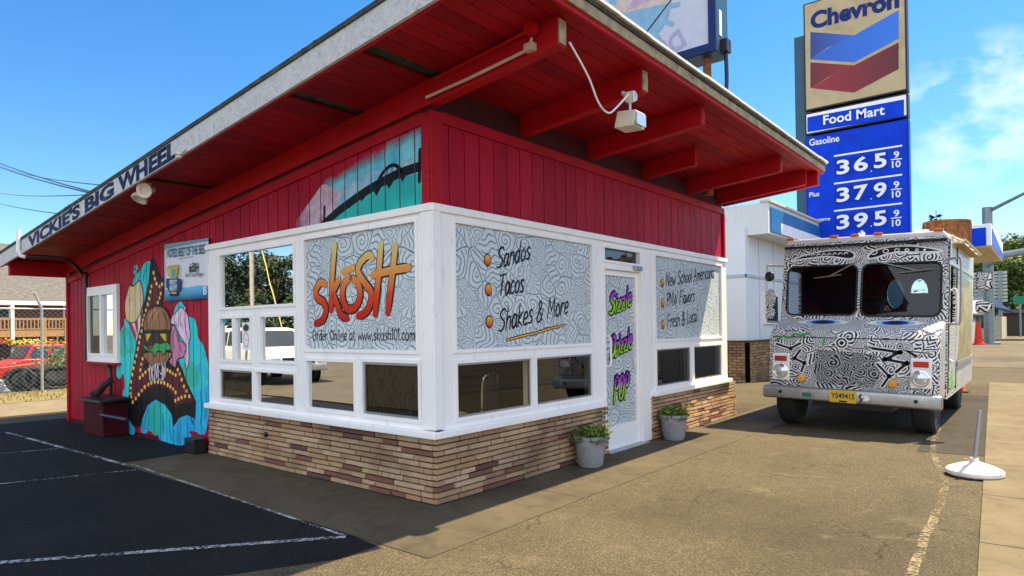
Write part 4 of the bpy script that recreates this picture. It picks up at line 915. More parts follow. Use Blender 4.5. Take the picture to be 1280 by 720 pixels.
for sg,pts in ((0,[(92,345),(72,365),(78,420),(104,455)]),(1,[(178,340),(194,365),(188,420),(162,452)])): stroke(bt,smoothline([Cn(x,y,D_) for x,y in pts],4),.016,LN,2)
rect(bt,116,375,150,455,5,D_+.002); rect(bt,60,465,205,560,6,D_+.003); rect(bt,76,500,192,590,6,D_+.004)
for t,y,h in (('BEST',518,.05),('OF THE',552,.035),('BEST',586,.05)):
    o = Cn(98,y,D_+.006); text_fit(bt,t,o,Cn(170,y-3,D_+.006)-o,(0,0,h),bold=.02,m=3)
bt.sheet([Cn(x,y,D_) for x,y in ((104,595),(172,592),(180,638),(92,642))],1); rect(bt,112,598,164,618,2,D_+.002)
bt.build('trophy_print', BNM, bn)

def lathe_dir(mb, prof, c, d, n=16, m=0):
    d = Vector(d).normalized(); q = d.to_track_quat('Z','Y'); b0 = len(mb.v); mb.lathe(prof,n=n,m=m)
    for v_ in mb.v[b0:]: v_.xyz = Vector(c)+q@v_
# twin lamps under the left fascia
c = onX(183,232,-.70); c.z = zdeck(c.y)
tl = empty('twin_floodlight', c, 'pair of round cream floodlights hanging under the lettered fascia', 'floodlight')
MB().lathe([(.0,-.035),(.05,-.03),(.055,0)],c=c,n=14).build('mount', M['cream'], tl, smooth=True)
for dy, dd in ((-.09,(-.72,-.55,-.25)),(.08,(-.45,-.1,-.8))):
    hd = MB(); cc = c+Vector((0,dy,-.09)); hd.tube([c+Vector((0,0,-.02)),cc],.015); lathe_dir(hd,[(.0,-.09),(.04,-.085),(.05,-.02),(.085,.06),(.09,.085),(.082,.09),(.05,.082),(.048,.07),(.0,.075)],cc+Vector(dd).normalized()*.03,dd)
    hd.build('lamp_head', M['cream'], tl, smooth=True)
# small broken bracket at the end of the lettering
c = onX(227,194,-.875); tag(MB().tube(smoothline([c+Vector((0,.1,.0)),c+Vector((-.03,.05,.03)),c+Vector((-.03,-.03,.0)),c+Vector((-.01,-.10,.04))],4),.012).ellipsoid(c+Vector((-.02,.02,-.02)),.03,.05,.02,8,5).build('wire_bracket', M['cream'], origin=c, smooth=True), 'twisted pale wire bracket at the lower edge of the fascia after the lettering', 'bracket')
# square floodlight at the second rafter
c = onY(785,150,-1.30)
fl_ = empty('square_floodlight', c, 'boxy beige floodlight hanging at a rafter end of the street eave', 'floodlight')
hb = MB(); hb.hexa([c+Vector(p) for p in ((-.10,-.10,-.085),(.10,-.10,-.085),(.10,.08,-.075),(-.10,.08,-.075))],[c+Vector(p) for p in ((-.085,-.12,.045),(.085,-.12,.045),(.075,.06,.07),(-.075,.06,.07))]); hb.build('lamp_housing', M['cream'], fl_, bevel=.008)
MB().box(c.x-.08,c.x+.08,c.y-.128,c.y-.112,c.z-.07,c.z+.03).build('lens', M['lens'], fl_)
MB().tube([c+Vector((0,-.02,.06)),c+Vector((0,-.02,.15))],.014).build('stem', M['steel'], fl_)
MB().lathe([(.0,-.05),(.045,-.05),(.05,.02),(.03,.04)],c=c+Vector((0,-.02,.19)),n=14,axis='y').tube([c+Vector((0,-.02,.18)),c+Vector((0.02,.06,.25))],.02).build('junction', M['white_dirty'], fl_, smooth=True)
p0 = onY(712,53,-1.37); p1 = c+Vector((-.02,-.03,.22))
cp = smoothline([p0, onY(735,95,-1.36), onY(748,128,-1.34), onY(760,141,-1.33), onY(770,135,-1.32), p1],6)
tag(MB().tube(cp,.008,6).build('power_cord', M['white_metal'], origin=p0, smooth=True), 'white power cord sagging from the first rafter to the boxy floodlight', 'cord')

# ------------------------------------------------------------------ things standing by the walls
c = Vector((-.20,6.85,0))
bx_ = empty('wooden_bin', c, 'dark red wooden box with an overhanging black lid against the siding', 'box')
MB().box(-.36,-.03,6.45,7.22,.008,.50).build('bin_body', paint_wood('bin_maroon',(.07,.004,.010),(.04,.003,.007)), bx_, bevel=.01)
MB().hexa([(-.43,6.36,.50),(-.02,6.36,.52),(-.02,7.28,.52),(-.43,7.28,.50)],[(-.43,6.36,.535),(-.02,6.36,.56),(-.02,7.28,.56),(-.43,7.28,.535)]).build('bin_lid', M['black'], bx_, bevel=.008)
MB().tube([(-.375,6.45,.33),(-.375,5.55,.33)],.03,8).build('rail', M['black'], bx_, smooth=True)
tag(MB().tube(smoothline([(-.25,7.12,.60),(-.24,6.95,.62),(-.22,6.82,.72),(-.16,6.70,.80)],5),[.05]*16,8).ellipsoid((-.25,7.1,.60),.07,.12,.035).build('rubber_hose', M['rubber'], origin=(-.25,7.0,.58), smooth=True), 'black bent hose end lying on the lid of the red box', 'hose')
tag(MB().box(-.20,-.045,4.0,4.26,.008,.17).box(-.21,-.04,3.99,4.27,.17,.19).build('wooden_block', M['black'], origin=(-.15,4.2,.008), bevel=.012), 'low black box at the wall between the mural and the brick base', 'box')
def pot(c, label, sd_):
    random.seed(sd_); c = Vector(c); t = empty('plant_pot', c, label, 'plant pot', 'grey plant pots by the diner door')
    MB().lathe([(.0,.0),(.125,.0),(.135,.02),(.172,.29),(.185,.295),(.187,.325),(.168,.325),(.162,.29),(.0,.27)],c=c,n=28).build('pot', POTM, t, smooth=True)
    pl_ = MB()
    for i in range(420):
        a = random.uniform(0,6.28); r_ = .2*math.sqrt(random.random()); h = .30+random.uniform(0,.13)*(1-.5*r_/.2); q = c+Vector((r_*math.cos(a),r_*math.sin(a),h-.04*(r_ > .17)))
        d = Vector((random.uniform(-1,1),random.uniform(-1,1),random.uniform(-.1,1))).normalized()*random.uniform(.025,.055); s_ = d.cross(Vector((random.uniform(-1,1),random.uniform(-1,1),random.uniform(-1,1)))).normalized()*.016
        pl_.add([q,q+d*.5+s_,q+d,q+d*.5-s_],[(0,1,2,3)])
    for i in range(34):
        a = random.uniform(0,6.28); r_ = random.uniform(.06,.2); q = c+Vector((r_*math.cos(a),r_*math.sin(a),.33)); d = Vector((math.cos(a)*random.uniform(.2,1),math.sin(a)*random.uniform(.2,1),random.uniform(.2,1.2))).normalized()*random.uniform(.07,.15)
        s_ = d.cross(Vector((0,0,1))).normalized()*.008; pl_.add([q-s_*.4,q+d*.6-s_,q+d,q+d*.6+s_],[(0,1,2,3)])
    pl_.build('foliage', M['leaf_pot'], t)
    fy_ = MB()
    for i in range(26): q = c+Vector((random.gauss(.12,.05),random.gauss(-.08,.06),random.uniform(.33,.43))); fy_.ellipsoid(q,.014,.014,.01,6,4)
    tag(fy_.build('blossoms', flat('yellow_blossom',(.55,.50,.05)), t), kind='stuff')
    return t
POTM = pbr('grey_pot_glaze',(.26,.27,.29),.6,var=.2,scale=5,dirt=(.09,.09,.085),dirt_amt=.7,dirt_scale=7,bump=.3,bscale=30)
pot((2.06,-.235,.008),'grey pot with low green plant, left of the glass door',1); pot((4.07,-.24,.008),'grey pot with low green plant, right of the glass door',2)
c = Vector((3.83,-3.48,.014))
ub = empty('umbrella_stand', c, 'white domed plastic umbrella stand with a grey pole on the pavement edge', 'umbrella stand')
MB().lathe([(.0,.0),(.225,.0),(.238,.015),(.238,.045),(.225,.058),(.14,.095),(.05,.125),(.035,.13),(.035,.16),(.0,.16)],c=c,n=40).build('base', pbr('white_plastic',(.72,.68,.66),.5,var=.05,dirt=(.45,.36,.28),dirt_amt=.4), ub, smooth=True)
MB().tube([c+Vector((0,0,.10)),c+Vector((.045,-.05,.62))],.019,12).build('pole', pbr('grey_pole',(.30,.32,.34),.4,.5), ub, smooth=True)
MB().tube([c+Vector((-.035,.02,.14)),c+Vector((-.09,.05,.15))],.008,8).lathe([(.0,-.012),(.02,-.012),(.02,.012),(0,.012)],c=c+Vector((-.095,.052,.15)),n=10).build('clamp_knob', M['conduit'], ub)
# ------------------------------------------------------------------ the food truck
TR = empty('food_truck', (5.85,-1.895,.0), 'boxy step van covered in black and white doodle art, parked beside the diner', 'food truck', local=True)
TR.rotation_euler.x = R(1.6)
def hole_panel(fr, outer, holes, th, name, mat, par):
    """sheet panel with openings; fr maps 2-D to 3-D"""
    bm = bmesh.new(); es = []
    for lp in [outer]+holes:
        vs = [bm.verts.new(fr(*q)) for q in lp]
        for i in range(len(vs)): es.append(bm.edges.new((vs[i],vs[(i+1)%len(vs)])))
    bmesh.ops.triangle_fill(bm, use_beauty=True, use_dissolve=False, edges=es)
    bm.verts.ensure_lookup_table(); mb = MB(); bm.verts.index_update()
    mb.add([v.co.copy() for v in bm.verts],[[v.index for v in f.verts] for f in bm.faces]); bm.free()
    o = mb.build(name, mat, par); s_ = o.modifiers.new('thickness','SOLIDIFY'); s_.thickness = th; s_.offset = 0; return o
def rrect(x0,x1,y0,y1,r,n=5):
    P = []
    for cx,cy,a0 in ((x1-r,y1-r,0),(x0+r,y1-r,90),(x0+r,y0+r,180),(x1-r,y0+r,270)):
        for k in range(n+1): a = R(a0+90*k/n); P.append((cx+r*math.cos(a),cy+r*math.sin(a)))
    return P
def ell(cx,cy,rx,ry,n=24): return [(cx+rx*math.cos(2*math.pi*k/n),cy+ry*math.sin(2*math.pi*k/n)) for k in range(n)]
W2 = 1.06
nose = [(.16,.48),(.12,.62),(.10,.80),(.10,1.18),(.13,1.30),(.20,1.38),(.32,1.44),(.74,1.57),(.74,.48)]
NO = MB().prism([(x,-W2,z) for x,z in nose],(0,2*W2,0)).build('nose', M['truck_art'], TR, bevel=.06, seg=3, smooth=True)
wx = lambda z: .70+(z-1.55)*.13
fy = lambda y,z: (wx(z),y,z)
WP = hole_panel(fy, rrect(-W2,W2,1.53,2.70,.07), [rrect(.035,.99,1.615,2.335,.10), rrect(-.99,-.035,1.60,2.335,.10)], .04, 'windscreen_frame', M['truck_art'], TR)
for y0,y1,z0 in ((.03,.995,1.61),(-.995,-.03,1.595)):
    q = rrect(y0,y1,z0,2.34,.10); g_ = MB(); g_.sheet([(wx(z)+.012,y,z) for y,z in q]); g_.build('windscreen', M['glass_truck'], WP)
    ga = MB(); ga.tube([(wx(z)-.022,y,z) for y,z in q],.014,6,closed=True); ga.build('gasket', M['rubber'], WP, smooth=True)
LEN = 4.5
for s_ in (1,-1):
    fs_ = lambda x,z,s_=s_: (x,s_*W2,z)
    hole_panel(fs_, [(.70,.48),(LEN,.48),(LEN,2.68),(.86,2.68),(.70,1.55)], [rrect(.98,1.62,1.50,2.30,.07)]+([[(1.05,.62),(1.95,.62),(1.95,.60),(1.05,.60)]] if 0 else []), .03, 'side_panel', M['truck_art'], TR)
MB().prism([(LEN,y,z) for y,z in ()] or [(.84,-W2-.01,2.66),(.84,W2+.01,2.66),(.80,W2-.05,2.76),(.80,-W2+.05,2.76)],(.5,0,0)).build('roof_cap', M['white_metal'], TR, bevel=.03, seg=3, smooth=True)
MB().prism([(1.345,-W2-.01,2.665),(1.345,W2+.01,2.665),(1.345,W2-.08,2.75),(1.345,-W2+.08,2.75)],(LEN-1.345,0,0)).build('roof', M['white_dirty'], TR, bevel=.02)
def loc(v): return v-Vector((5.85,-1.895,0))
w1 = loc(onX(1118,368,10.55)); w2_ = loc(onX(1147,367,10.55))
hole_panel(lambda y,z: (LEN-.02,y,z), [(-W2,.48),(W2,.48),(W2,2.68),(-W2,2.68)], [ell(w1.y,w1.z-.0,.14,.27), ell(w2_.y,w2_.z,.14,.27)], .03, 'back_panel', M['truck_art'], TR)
inn = MB(); inn.box(.75,LEN-.05,-1.05,1.05,.60,.64).box(.75,LEN-.05,-1.05,1.05,2.62,2.65).box(.76,1.0,-1.04,1.04,.64,1.50).box(2.1,2.14,.25,1.05,.64,2.6).box(2.2,LEN-.1,.55,1.04,.64,1.5).box(1.5,1.9,-.95,-.45,.64,1.25).box(1.85,1.97,-.95,-.45,1.25,1.95).box(.75,LEN-.05,1.040,1.055,.6,1.48).box(1.7,LEN-.05,1.040,1.055,1.48,2.62).box(1.7,LEN-.05,-1.055,-1.04,.6,2.62)
inn.build('cab_interior', pbr('cab_dark',(.014,.017,.026),.7,var=.3,spec=.2), TR)
MB().tube([(1.28+.05*math.sin(a),-.55+.22*math.cos(a),1.50+.2*math.sin(a)) for a in [k*math.pi/10 for k in range(20)]],.016,6,closed=True).tube([(1.28,-.55,1.50),(1.05,-.55,1.3)],.02).build('steering_wheel', M['black'], TR, smooth=True)
# wiper arms
for p,q in (((-.02,2.42),(.40,2.18)),((-.12,2.40),(-.72,2.22))):
    MB().tube([(wx(p[1])-.03,p[0],p[1]),(wx(q[1])-.045,q[0],q[1])],.008,6).tube([(wx(q[1])-.04,q[0]-.16*(1 if q[0]>0 else 1)*1.0,q[1]+.02),(wx(q[1])-.035,q[0]+.22,q[1]-.02)],.007,6).build('wiper', M['steel'], TR, smooth=True)
MB().box(.0,.15,-1.10,1.11,.40,.585).build('bumper', M['steel'], TR, bevel=.035, seg=3, smooth=True)
for y in (.86,-.82,): MB().lathe([(.0,-.014),(.022,-.012),(.026,.0)],c=(-.001,y,.50),axis='x',n=12).build('bolt', M['black'], TR)
MB().box(-.012,.0,-.13,.20,.41,.575).build('licence_plate', flat('plate_yellow',(.62,.40,.04),.4), TR, bevel=.004)
pl_ = MB(); text_fit(pl_,'Y549415',(-.0145,.18,.465),(0,-.29,0),(0,0,.075),bold=.02); pl_.box(-.0145,-.013,-.02,.08,.418,.44); pl_.build('plate_lettering', M['black'], TR)
MB().sheet([(-.0016,.56,.45),(-.0016,.44,.45),(-.0016,.44,.51),(-.0016,.56,.51)]).build('sticker', flat('sticker_teal',(.03,.14,.12)), TR)
MB().sheet([(-.0016,-.24+.05*math.cos(a),.49+.035*math.sin(a)) for a in [k*math.pi/8 for k in range(16)]]).build('sticker', M['white_metal'], TR)
mb = MB(); random.seed(1); stroke(mb,smoothline([(-.0016,-.17,.43),(-.0016,-.2,.47),(-.0016,-.17,.50),(-.0016,-.19,.54)],4),.022,(-1,0,0)); stroke(mb,[(-.0016,-.20,.47),(-.0016,-.225,.50)],.015,(-1,0,0)); mb.build('sticker', M['black'], TR)
for y0,y1 in ((.76,1.0),(-.98,-.74)):
    yc = (y0+y1)/2; h = MB().box(.075,.11,y0,y1,.66,1.05).build('headlight_panel', M['white_metal'], TR, bevel=.02, seg=3)
    MB().box(.066,.08,yc-.085,yc+.085,.935,1.01).build('turn_lamp', M['red_lamp'], h, bevel=.006)
    MB().lathe([(.10,-.0),(.105,-.018),(.092,-.022),(.088,-.006)],c=(.075,yc,.79),axis='x',n=24).build('chrome_ring', M['chrome'], h, smooth=True)
    MB().lathe([(.0,-.026),(.05,-.022),(.088,-.008)],c=(.075,yc,.79),axis='x',n=24).build('headlight', M['lens'], h, smooth=True)
for y in (.60,-.54): MB().lathe([(.0,-.045),(.045,-.035),(.052,.0)],c=(.10,y,.70),axis='x',n=16).build('amber_light', M['amber'], TR, smooth=True)
MB().sheet([(.0985,.36,.64),(.0985,-.30,.64),(.0985,-.40,.80),(.0985,-.34,1.08),(.0985,.40,1.12),(.0985,.44,.82)]).build('grille_panel', M['truck_art_dense'], TR)
for y in (.98,.36,.08,-.22,-.95): MB().box(.78,.84,y-.055,y+.055,2.755,2.79).build('marker_lamp', flat('marker_orange',(.62,.13,.02),.3), TR, bevel=.012)
MB().lathe([(.0,0),(.04,.01),(.05,.05),(.02,.09),(0,.09)],c=(.95,.02,2.76),n=12).box(.9,1.0,-.82,-.66,2.75,2.80).build('roof_horn', M['chrome'], TR, smooth=True)
sm2 = MB(); sm2.tube([(.128,-W2+.06,1.285),(.128,W2-.06,1.285)],.007,6); sm2.build('hood_seam', M['black'], TR)
rv_ = MB()
for k in range(22): rv_.lathe([(.0,-.006),(.009,-.003),(.011,.0)],c=(wx(2.645)-.021,-.98+k*.0933,2.645),axis='x',n=8)
for s_ in (-1,1):
    for k in range(9): rv_.lathe([(.0,-.006),(.009,-.003),(.011,.0)],c=(wx(1.65+k*.085)-.021,s_*1.028,1.65+k*.085),axis='x',n=8)
rv_.build('rivets', M['steel'], TR); TR.children[-1]['kind'] = 'stuff'
# painted eyes on the hood, brows over the windscreens, green zigzag
hz = lambda x: 1.44+(x-.32)*(.13/.42)
def hood(x,y,d): return Vector((x-.003-d*.3,y,hz(x)+.004+d))
blk = flat('truck_black',(.010,.010,.016)); wht = flat('truck_white',(.66,.69,.72)); blu = flat('truck_blue',(.02,.05,.22)); skyb = flat('truck_sky',(.25,.42,.60)); grn = flat('truck_green',(.03,.30,.05))
ey = MB()
for y in (.42,-.50):
    ey.sheet([hood(.50+.13*math.sin(a),y+.36*math.cos(a)*(1-.2*abs(math.sin(a))),.0) for a in [k*math.pi/14 for k in range(28)]],1)
    ey.sheet([hood(.50+.115*math.sin(a),y+.24*math.cos(a),.002) for a in [k*math.pi/14 for k in range(28)]],3)
    ey.sheet([hood(.50+.09*math.sin(a),y+.16*math.cos(a),.004) for a in [k*math.pi/14 for k in range(28)]],2)
    ey.sheet([hood(.50+.05*math.sin(a),y+.09*math.cos(a),.006) for a in [k*math.pi/14 for k in range(28)]],0)
ey.build('painted_eyes', [blk,wht,blu,skyb], TR)
bw_ = MB()
def hd(y,z,d): return Vector((wx(z)-.0225-d,y,z))
BR1 = [(.95,2.44),(.75,2.52),(.45,2.565),(.22,2.56),(.10,2.52),(.08,2.46),(.16,2.43),(.45,2.48),(.75,2.46)]; BR2 = [(-.10,2.46),(-.18,2.53),(-.40,2.575),(-.70,2.56),(-1.0,2.48),(-.72,2.48),(-.42,2.49),(-.20,2.43),(-.12,2.42)]
for B in (BR1,BR2):
    Q = smoothline([hd(y,z,.001) for y,z in B],4,True); bw_.sheet(Q,0); stroke(bw_,Q,.022,(-1,0,0),1,off=.001,closed=True)
for k in range(9): y = .80-.075*k; stroke(bw_,smoothline([hd(y+.02,2.50,.003),hd(y,2.53,.003),hd(y-.03,2.51,.003)],3),.014,(-1,0,0),1)
for y,r_ in ((-.17,.042),(-.32,.034),(-.46,.028),(-.58,.022),(-.70,.017),(-.79,.013)): stroke(bw_,[hd(y+r_*math.cos(a),2.505+.02*(1-abs(y+.45)/.4)+r_*.8*math.sin(a),.003) for a in [k*.6283 for k in range(10)]],.013,(-1,0,0),1,closed=True)
bw_.build('painted_brows', [blk,wht], TR)
gz = MB(); P = [(.95,1.23),(.86,1.30),(.78,1.27),(.70,1.335),(.60,1.31),(.50,1.35)]
stroke(gz,[Vector((.098-(.0 if z < 1.2 else -.0)-.003+max(0,(z-1.2))*.25,y,z)) for y,z in P],.03,(-1,0,0),0); gz.build('green_stripe', grn, TR); gz = MB(); stroke(gz,[Vector((.12,.30,1.29)),Vector((.10,.32,1.18))],.03,(-1,0,0),0,off=.004); gz.build('green_stripe', grn, TR)
# big zigzags and arrows in the face art
za = MB()
def face(y,z,d=0): return Vector((.0965-d,y,z))
for P,wd in (([(.95,1.18),(.75,1.12),(.62,1.20)],.03),([(-.30,1.16),(-.62,1.12),(-.45,1.02),(-.70,.98),(-.58,.86)],.035),([(.62,1.10),(.70,.98),(.56,.92),(.60,.80)],.03),([(-.36,.95),(-.50,.80),(-.42,.66)],.03),([(.30,1.16),(.1,1.18),(-.1,1.15),(-.28,1.17)],.012),([(-.62,1.18),(-.80,1.08),(-.70,1.14),(-.95,1.12)],.014)):
    stroke(za,[face(*p) for p in P],wd*1.9,(-1,0,0),1,taper=False); stroke(za,[face(*p,.001) for p in P],wd,(-1,0,0),0,taper=False)
for cy,cz,r_ in ((.08,1.22,.085),(.68,.86,.06),(.52,.78,.05),(-.62,1.20,.05)):
    for f_,m_ in ((1.,1),(.8,0),(.55,1),(.32,0)): za.sheet([face(cy+r_*f_*math.cos(a),cz+r_*f_*math.sin(a),.001+.0008*(1.1-f_)) for a in [k*math.pi/10 for k in range(20)]],m_)
za.build('face_art', [blk,wht], TR)
# side: door, tan panel, rails, serving hatch and rack
MB().box(1.78,4.1,-W2-.03,-W2-.018,.95,2.2).build('serving_hatch', pbr('cream_panel',(.30,.24,.10),.4,var=.4,scale=4,dirt=(.05,.06,.03),dirt_amt=.8,dirt_scale=6), TR, bevel=.006)
MB().box(.93,1.70,-W2-.022,-W2-.017,.60,1.46).build('cab_door', M['truck_art'], TR)
MB().box(.80,.88,-W2-.024,-W2-.016,.55,2.62).box(1.72,1.77,-W2-.028,-W2-.016,.55,2.62).build('door_gap', M['black'], TR)
sl = MB()
text_fit(sl,'OQSOC',(.86,-W2-.030,.75),(0,0,1.6),(-.075,0,0),bold=.03)
sl.build('pillar_art', wht, TR)
MB().box(1.80,4.3,-W2-.04,-W2-.02,.88,.94).box(.78,4.4,-W2-.03,-W2-.016,2.30,2.35).build('rub_rail', M['steel'], TR)
MB().tube(smoothline([(1.0,-W2-.02,1.0),(1.0,-W2-.09,1.05),(1.0,-W2-.09,1.9),(1.0,-W2-.02,1.95)],4),.016).build('grab_rail', M['white_metal'], TR, smooth=True)
rk = MB()
for x in (1.2,2.0,2.8,3.6): rk.tube([(x,-W2+.12,2.78),(x,-W2-.16,2.62)],.018,6)
for o in (0,.14,.28): rk.tube([(1.1,-W2+.12-o,2.78-o*.47),(3.8,-W2+.12-o,2.78-o*.47)],.018,6)
rk.build('roof_rack', M['cream'], TR, smooth=True)
MB().box(1.15,3.75,-W2-.14,-W2-.02,2.60,2.615).build('rack_board', flat('rack_board_tan',(.42,.27,.10)), TR)
lo_ = flat('green_decal',(.12,.45,.04)); MB().sheet([(1.05,-W2-.0235,.60),(1.45,-W2-.0235,.60),(1.3,-W2-.0235,.86),(1.1,-W2-.0235,.80)]).build('side_decal', lo_, TR)
# mirrors
for s_,yy in ((1,1.0),(-1,-1.0)):
    o = 1.29 if s_ > 0 else 1.22
    MB().tube(smoothline([(.76,s_*W2,2.36),(.70,s_*(o-.05),2.37),(.68,s_*o,2.30),(.68,s_*o,1.58),(.70,s_*(o-.05),1.50),(.76,s_*W2,1.50)],4),.015,8).build('mirror_bracket', M['steel'], TR, smooth=True)
mr_ = MB().ellipsoid((.66,1.24,2.20),.04,.075,.08,16,8).build('round_mirror', M['black'], TR, smooth=True)
for z,h in ((1.86,.15),(1.63,.085)): MB().ellipsoid((.655,1.22,z),.035,.075,h,18,10).build('mirror', M['truck_art'], TR, smooth=True)
for z,h in ((2.05,.125),(1.72,.08)): MB().box(.64,.70,-1.56,-1.38,z-h,z+h).build('mirror', M['truck_art'], TR, bevel=.05, seg=3, smooth=True)
def wheel(c, r_, wd, par, out=1, dark=False):
    c = Vector(c); t = MB().lathe([(r_*.58,-wd/2),(r_*.9,-wd/2),(r_*.985,-wd*.38),(r_,-wd*.2),(r_,wd*.2),(r_*.985,wd*.38),(r_*.9,wd/2),(r_*.58,wd/2)],c=c,axis='y',n=32).build('wheel', M['rubber'], par, smooth=True)
    MB().lathe([(.0,out*wd*.30),(r_*.16,out*wd*.32),(r_*.2,out*wd*.2),(r_*.42,out*wd*.16),(r_*.54,out*wd*.40),(r_*.6,out*wd*.46)],c=c,axis='y',n=24).build('rim', M['steel'], t, smooth=True)
    return t
for x,y,dz in ((.62,.86,.025),(.62,-.86,-.025),(3.75,.84,.025),(3.75,-.84,-.025)): wheel((x,y,.40-dz),.40,.26,TR,1 if y > 0 else -1)
MB().box(.3,4.3,-.5,.5,.30,.47).box(.58,.66,-.85,.85,.34,.44).box(3.7,3.8,-.85,.85,.34,.44).build('chassis', M['black'], TR)
# rusty ventilator on the roof
a_ = onX(1148,290,9.3); b_ = onX(1209,290,9.3); r_ = abs(a_.y-b_.y)/2; zt_ = onX(1178,276,9.3).z
cv = Vector((9.3-5.85,(a_.y+b_.y)/2+1.92,2.74))
VN = MB().lathe([(r_*.95,0),(r_*.95,zt_-2.74-.03),(r_,zt_-2.74-.03),(r_,zt_-2.74),(.0,zt_-2.74+.01)],c=cv,n=28).build('roof_ventilator', M['rust'], TR, smooth=True)
rb = MB()
for k in range(14): a = 2*math.pi*k/14; rb.tube([cv+Vector((r_*math.cos(a)*.97,r_*math.sin(a)*.97,.01)),cv+Vector((r_*math.cos(a)*.97,r_*math.sin(a)*.97,zt_-2.78))],.018,5)
rb.build('ventilator_bar', M['rust'], VN)

# ------------------------------------------------------------------ fuel price sign
XS = 18.
SG = empty('price_sign', (XS,.4,0), 'tall fuel price sign with a blue and red V-shaped emblem above the truck', 'sign'); 
YL, YR = 1.80, -1.02
zz = lambda v: onX(1070, v, XS).z
def panel(name, z0, z1, mat, fr, x=XS, y0=YR, y1=YL, t=.35):
    o = MB().box(x+.03,x+t,y0,y1,z0,z1).build(name, fr, SG, bevel=.01); f_ = .05
    MB().box(x+.012,x+.031,y0+f_,y1-f_,z0+f_,z1-f_).build('face', mat, o); return o
MB().box(XS+.12,XS+.55,1.62,2.12,0,10.66).build('sign_column', M['teal_metal'], SG, bevel=.02)
MB().box(XS+.40,XS+.75,YR+.1,1.62,0,9.0).build('sign_column', M['teal_metal'], SG)
face_cream = pbr('aged_sign_face',(.46,.37,.205),.4,var=.12,scale=1.2,dirt=(.22,.16,.08),dirt_amt=.5,dirt_scale=1.6)
P1 = panel('emblem_panel', 8.20, 11.6, face_cream, M['black'])
P2 = panel('shop_panel', 7.44, 8.13, M['white_sign'], M['black'])
P3 = panel('price_panel', 3.95, 7.38, M['blue_sign'], M['blue_dark'])
def S_(u,v,d=0.): return onX(960+u/2.4, v/2.4, XS+.009-d)
cx = MB()
def grad(name, c0, c1, p0, p1):
    g = NG(name); xyz = g.n('ShaderNodeSeparateXYZ'); g.l(g.pos(), xyz.inputs[0]); g.bsdf(g.ramp(g.rng(xyz.outputs[1],p0,p1),[(0,c0),(1,c1)]),.35,0,.4); return g.m
yl,ym,yr = S_(127,180).y,S_(258,180).y,S_(392,180).y
CH = [grad('emblem_blue_dark',(.02,.045,.22),(.03,.12,.55),yl,ym), grad('emblem_blue_light',(.02,.17,.72),(.02,.10,.52),yr,yl), grad('emblem_red_dark',(.12,.008,.015),(.28,.01,.02),yl,ym), grad('emblem_red_light',(.30,.01,.025),(.10,.006,.012),yl,yr)]
cx.sheet([S_(*p) for p in ((127,96),(258,106),(180,142),(127,178))],0)
cx.sheet([S_(*p,.002) for p in ((392,30),(392,115),(258,187),(127,178),(190,138),(258,106))],1)
cx.sheet([S_(*p) for p in ((127,187),(258,196),(180,232),(127,264))],2)
cx.sheet([S_(*p,.002) for p in ((392,127),(392,207),(258,278),(127,264),(190,228),(258,196))],3)
cx.build('emblem', CH, P1)
t_ = MB(); o = S_(128,90,.003); e = S_(394,23,.003); text_fit(t_,'Chevron',o,e-o,(0,0,.55),bold=.045); t_.build('sign_lettering', flat('sign_navy',(.012,.028,.16)), P1)
t_ = MB(); A0,A1,B0,B1 = S_(118,397,.002),S_(408,349,.002),S_(118,352,.002),S_(408,298,.002); t_.sheet([A0,A1,B1,B0]); t_.build('blue_field', M['blue_sign'], P2)
t_ = MB(); o = S_(166,375,.006); e = S_(350,344,.006); text_fit(t_,'Food Mart',o,e-o,(0,0,.29),bold=.02); t_.build('sign_lettering', M['white_sign'], P2)
t_ = MB(); o = S_(124,438,.003); e = S_(214,424,.003); text_fit(t_,'Gasoline',o,e-o,(0,0,.21),bold=.012)
for t,u0,v0,u1,v1,h in (('Regular',123,508,180,500,.15),('Plus',124,592,154,588,.15),('Supreme',124,670,187,664,.15)): o = S_(u0,v0,.003); text_fit(t_,t,o,S_(u1,v1,.003)-o,(0,0,h),bold=.01)
for k,(t,dg) in enumerate((('365',(525,500)),('379',(608,590)),('395',(690,676)))):
    for ch_,u0,u1 in zip(t,(206,258,318),(244,300,356)):
        vb = dg[0]+(dg[1]-dg[0])*(u0-206)/150; o = S_(u0,vb,.006); text_fit(t_,ch_,o,S_(u1,vb-(u1-u0)*.15,.006)-o,(0,0,.44),bold=.025)
    vb = dg[1]+4; o = S_(372,vb,.006); e = S_(398,vb-3,.006); text_fit(t_,'10',o,e-o,(0,0,.20),bold=.02); o = S_(377,vb-29,.006); e = S_(394,vb-31,.006); text_fit(t_,'9',o,e-o,(0,0,.20),bold=.02)
    stroke(t_,[S_(370,vb-25,.006),S_(400,vb-28,.006)],.03,LN,taper=False)
    v0 = dg[0]-57; stroke(t_,[S_(200,v0,.006),S_(400,v0-31+k*4,.006)],.05,LN,taper=False)
    o = S_(308,dg[0]-10,.006); t_.sheet([o+Vector((0,.0,0)),o+Vector((0,-.03,0)),o+Vector((0,-.03,.03)),o+Vector((0,0,.03))])
t_.build('sign_lettering', M['white_sign'], P3)
t_ = MB()
for k,dg in enumerate(((525,500),(608,590),(690,676))):
    t_.sheet([S_(200,dg[0]+5,.001),S_(360,dg[1]+5,.001),S_(360,dg[1]-48,.001),S_(200,dg[0]-46,.001)])
t_.build('digit_field', M['blue_dark'], P3)

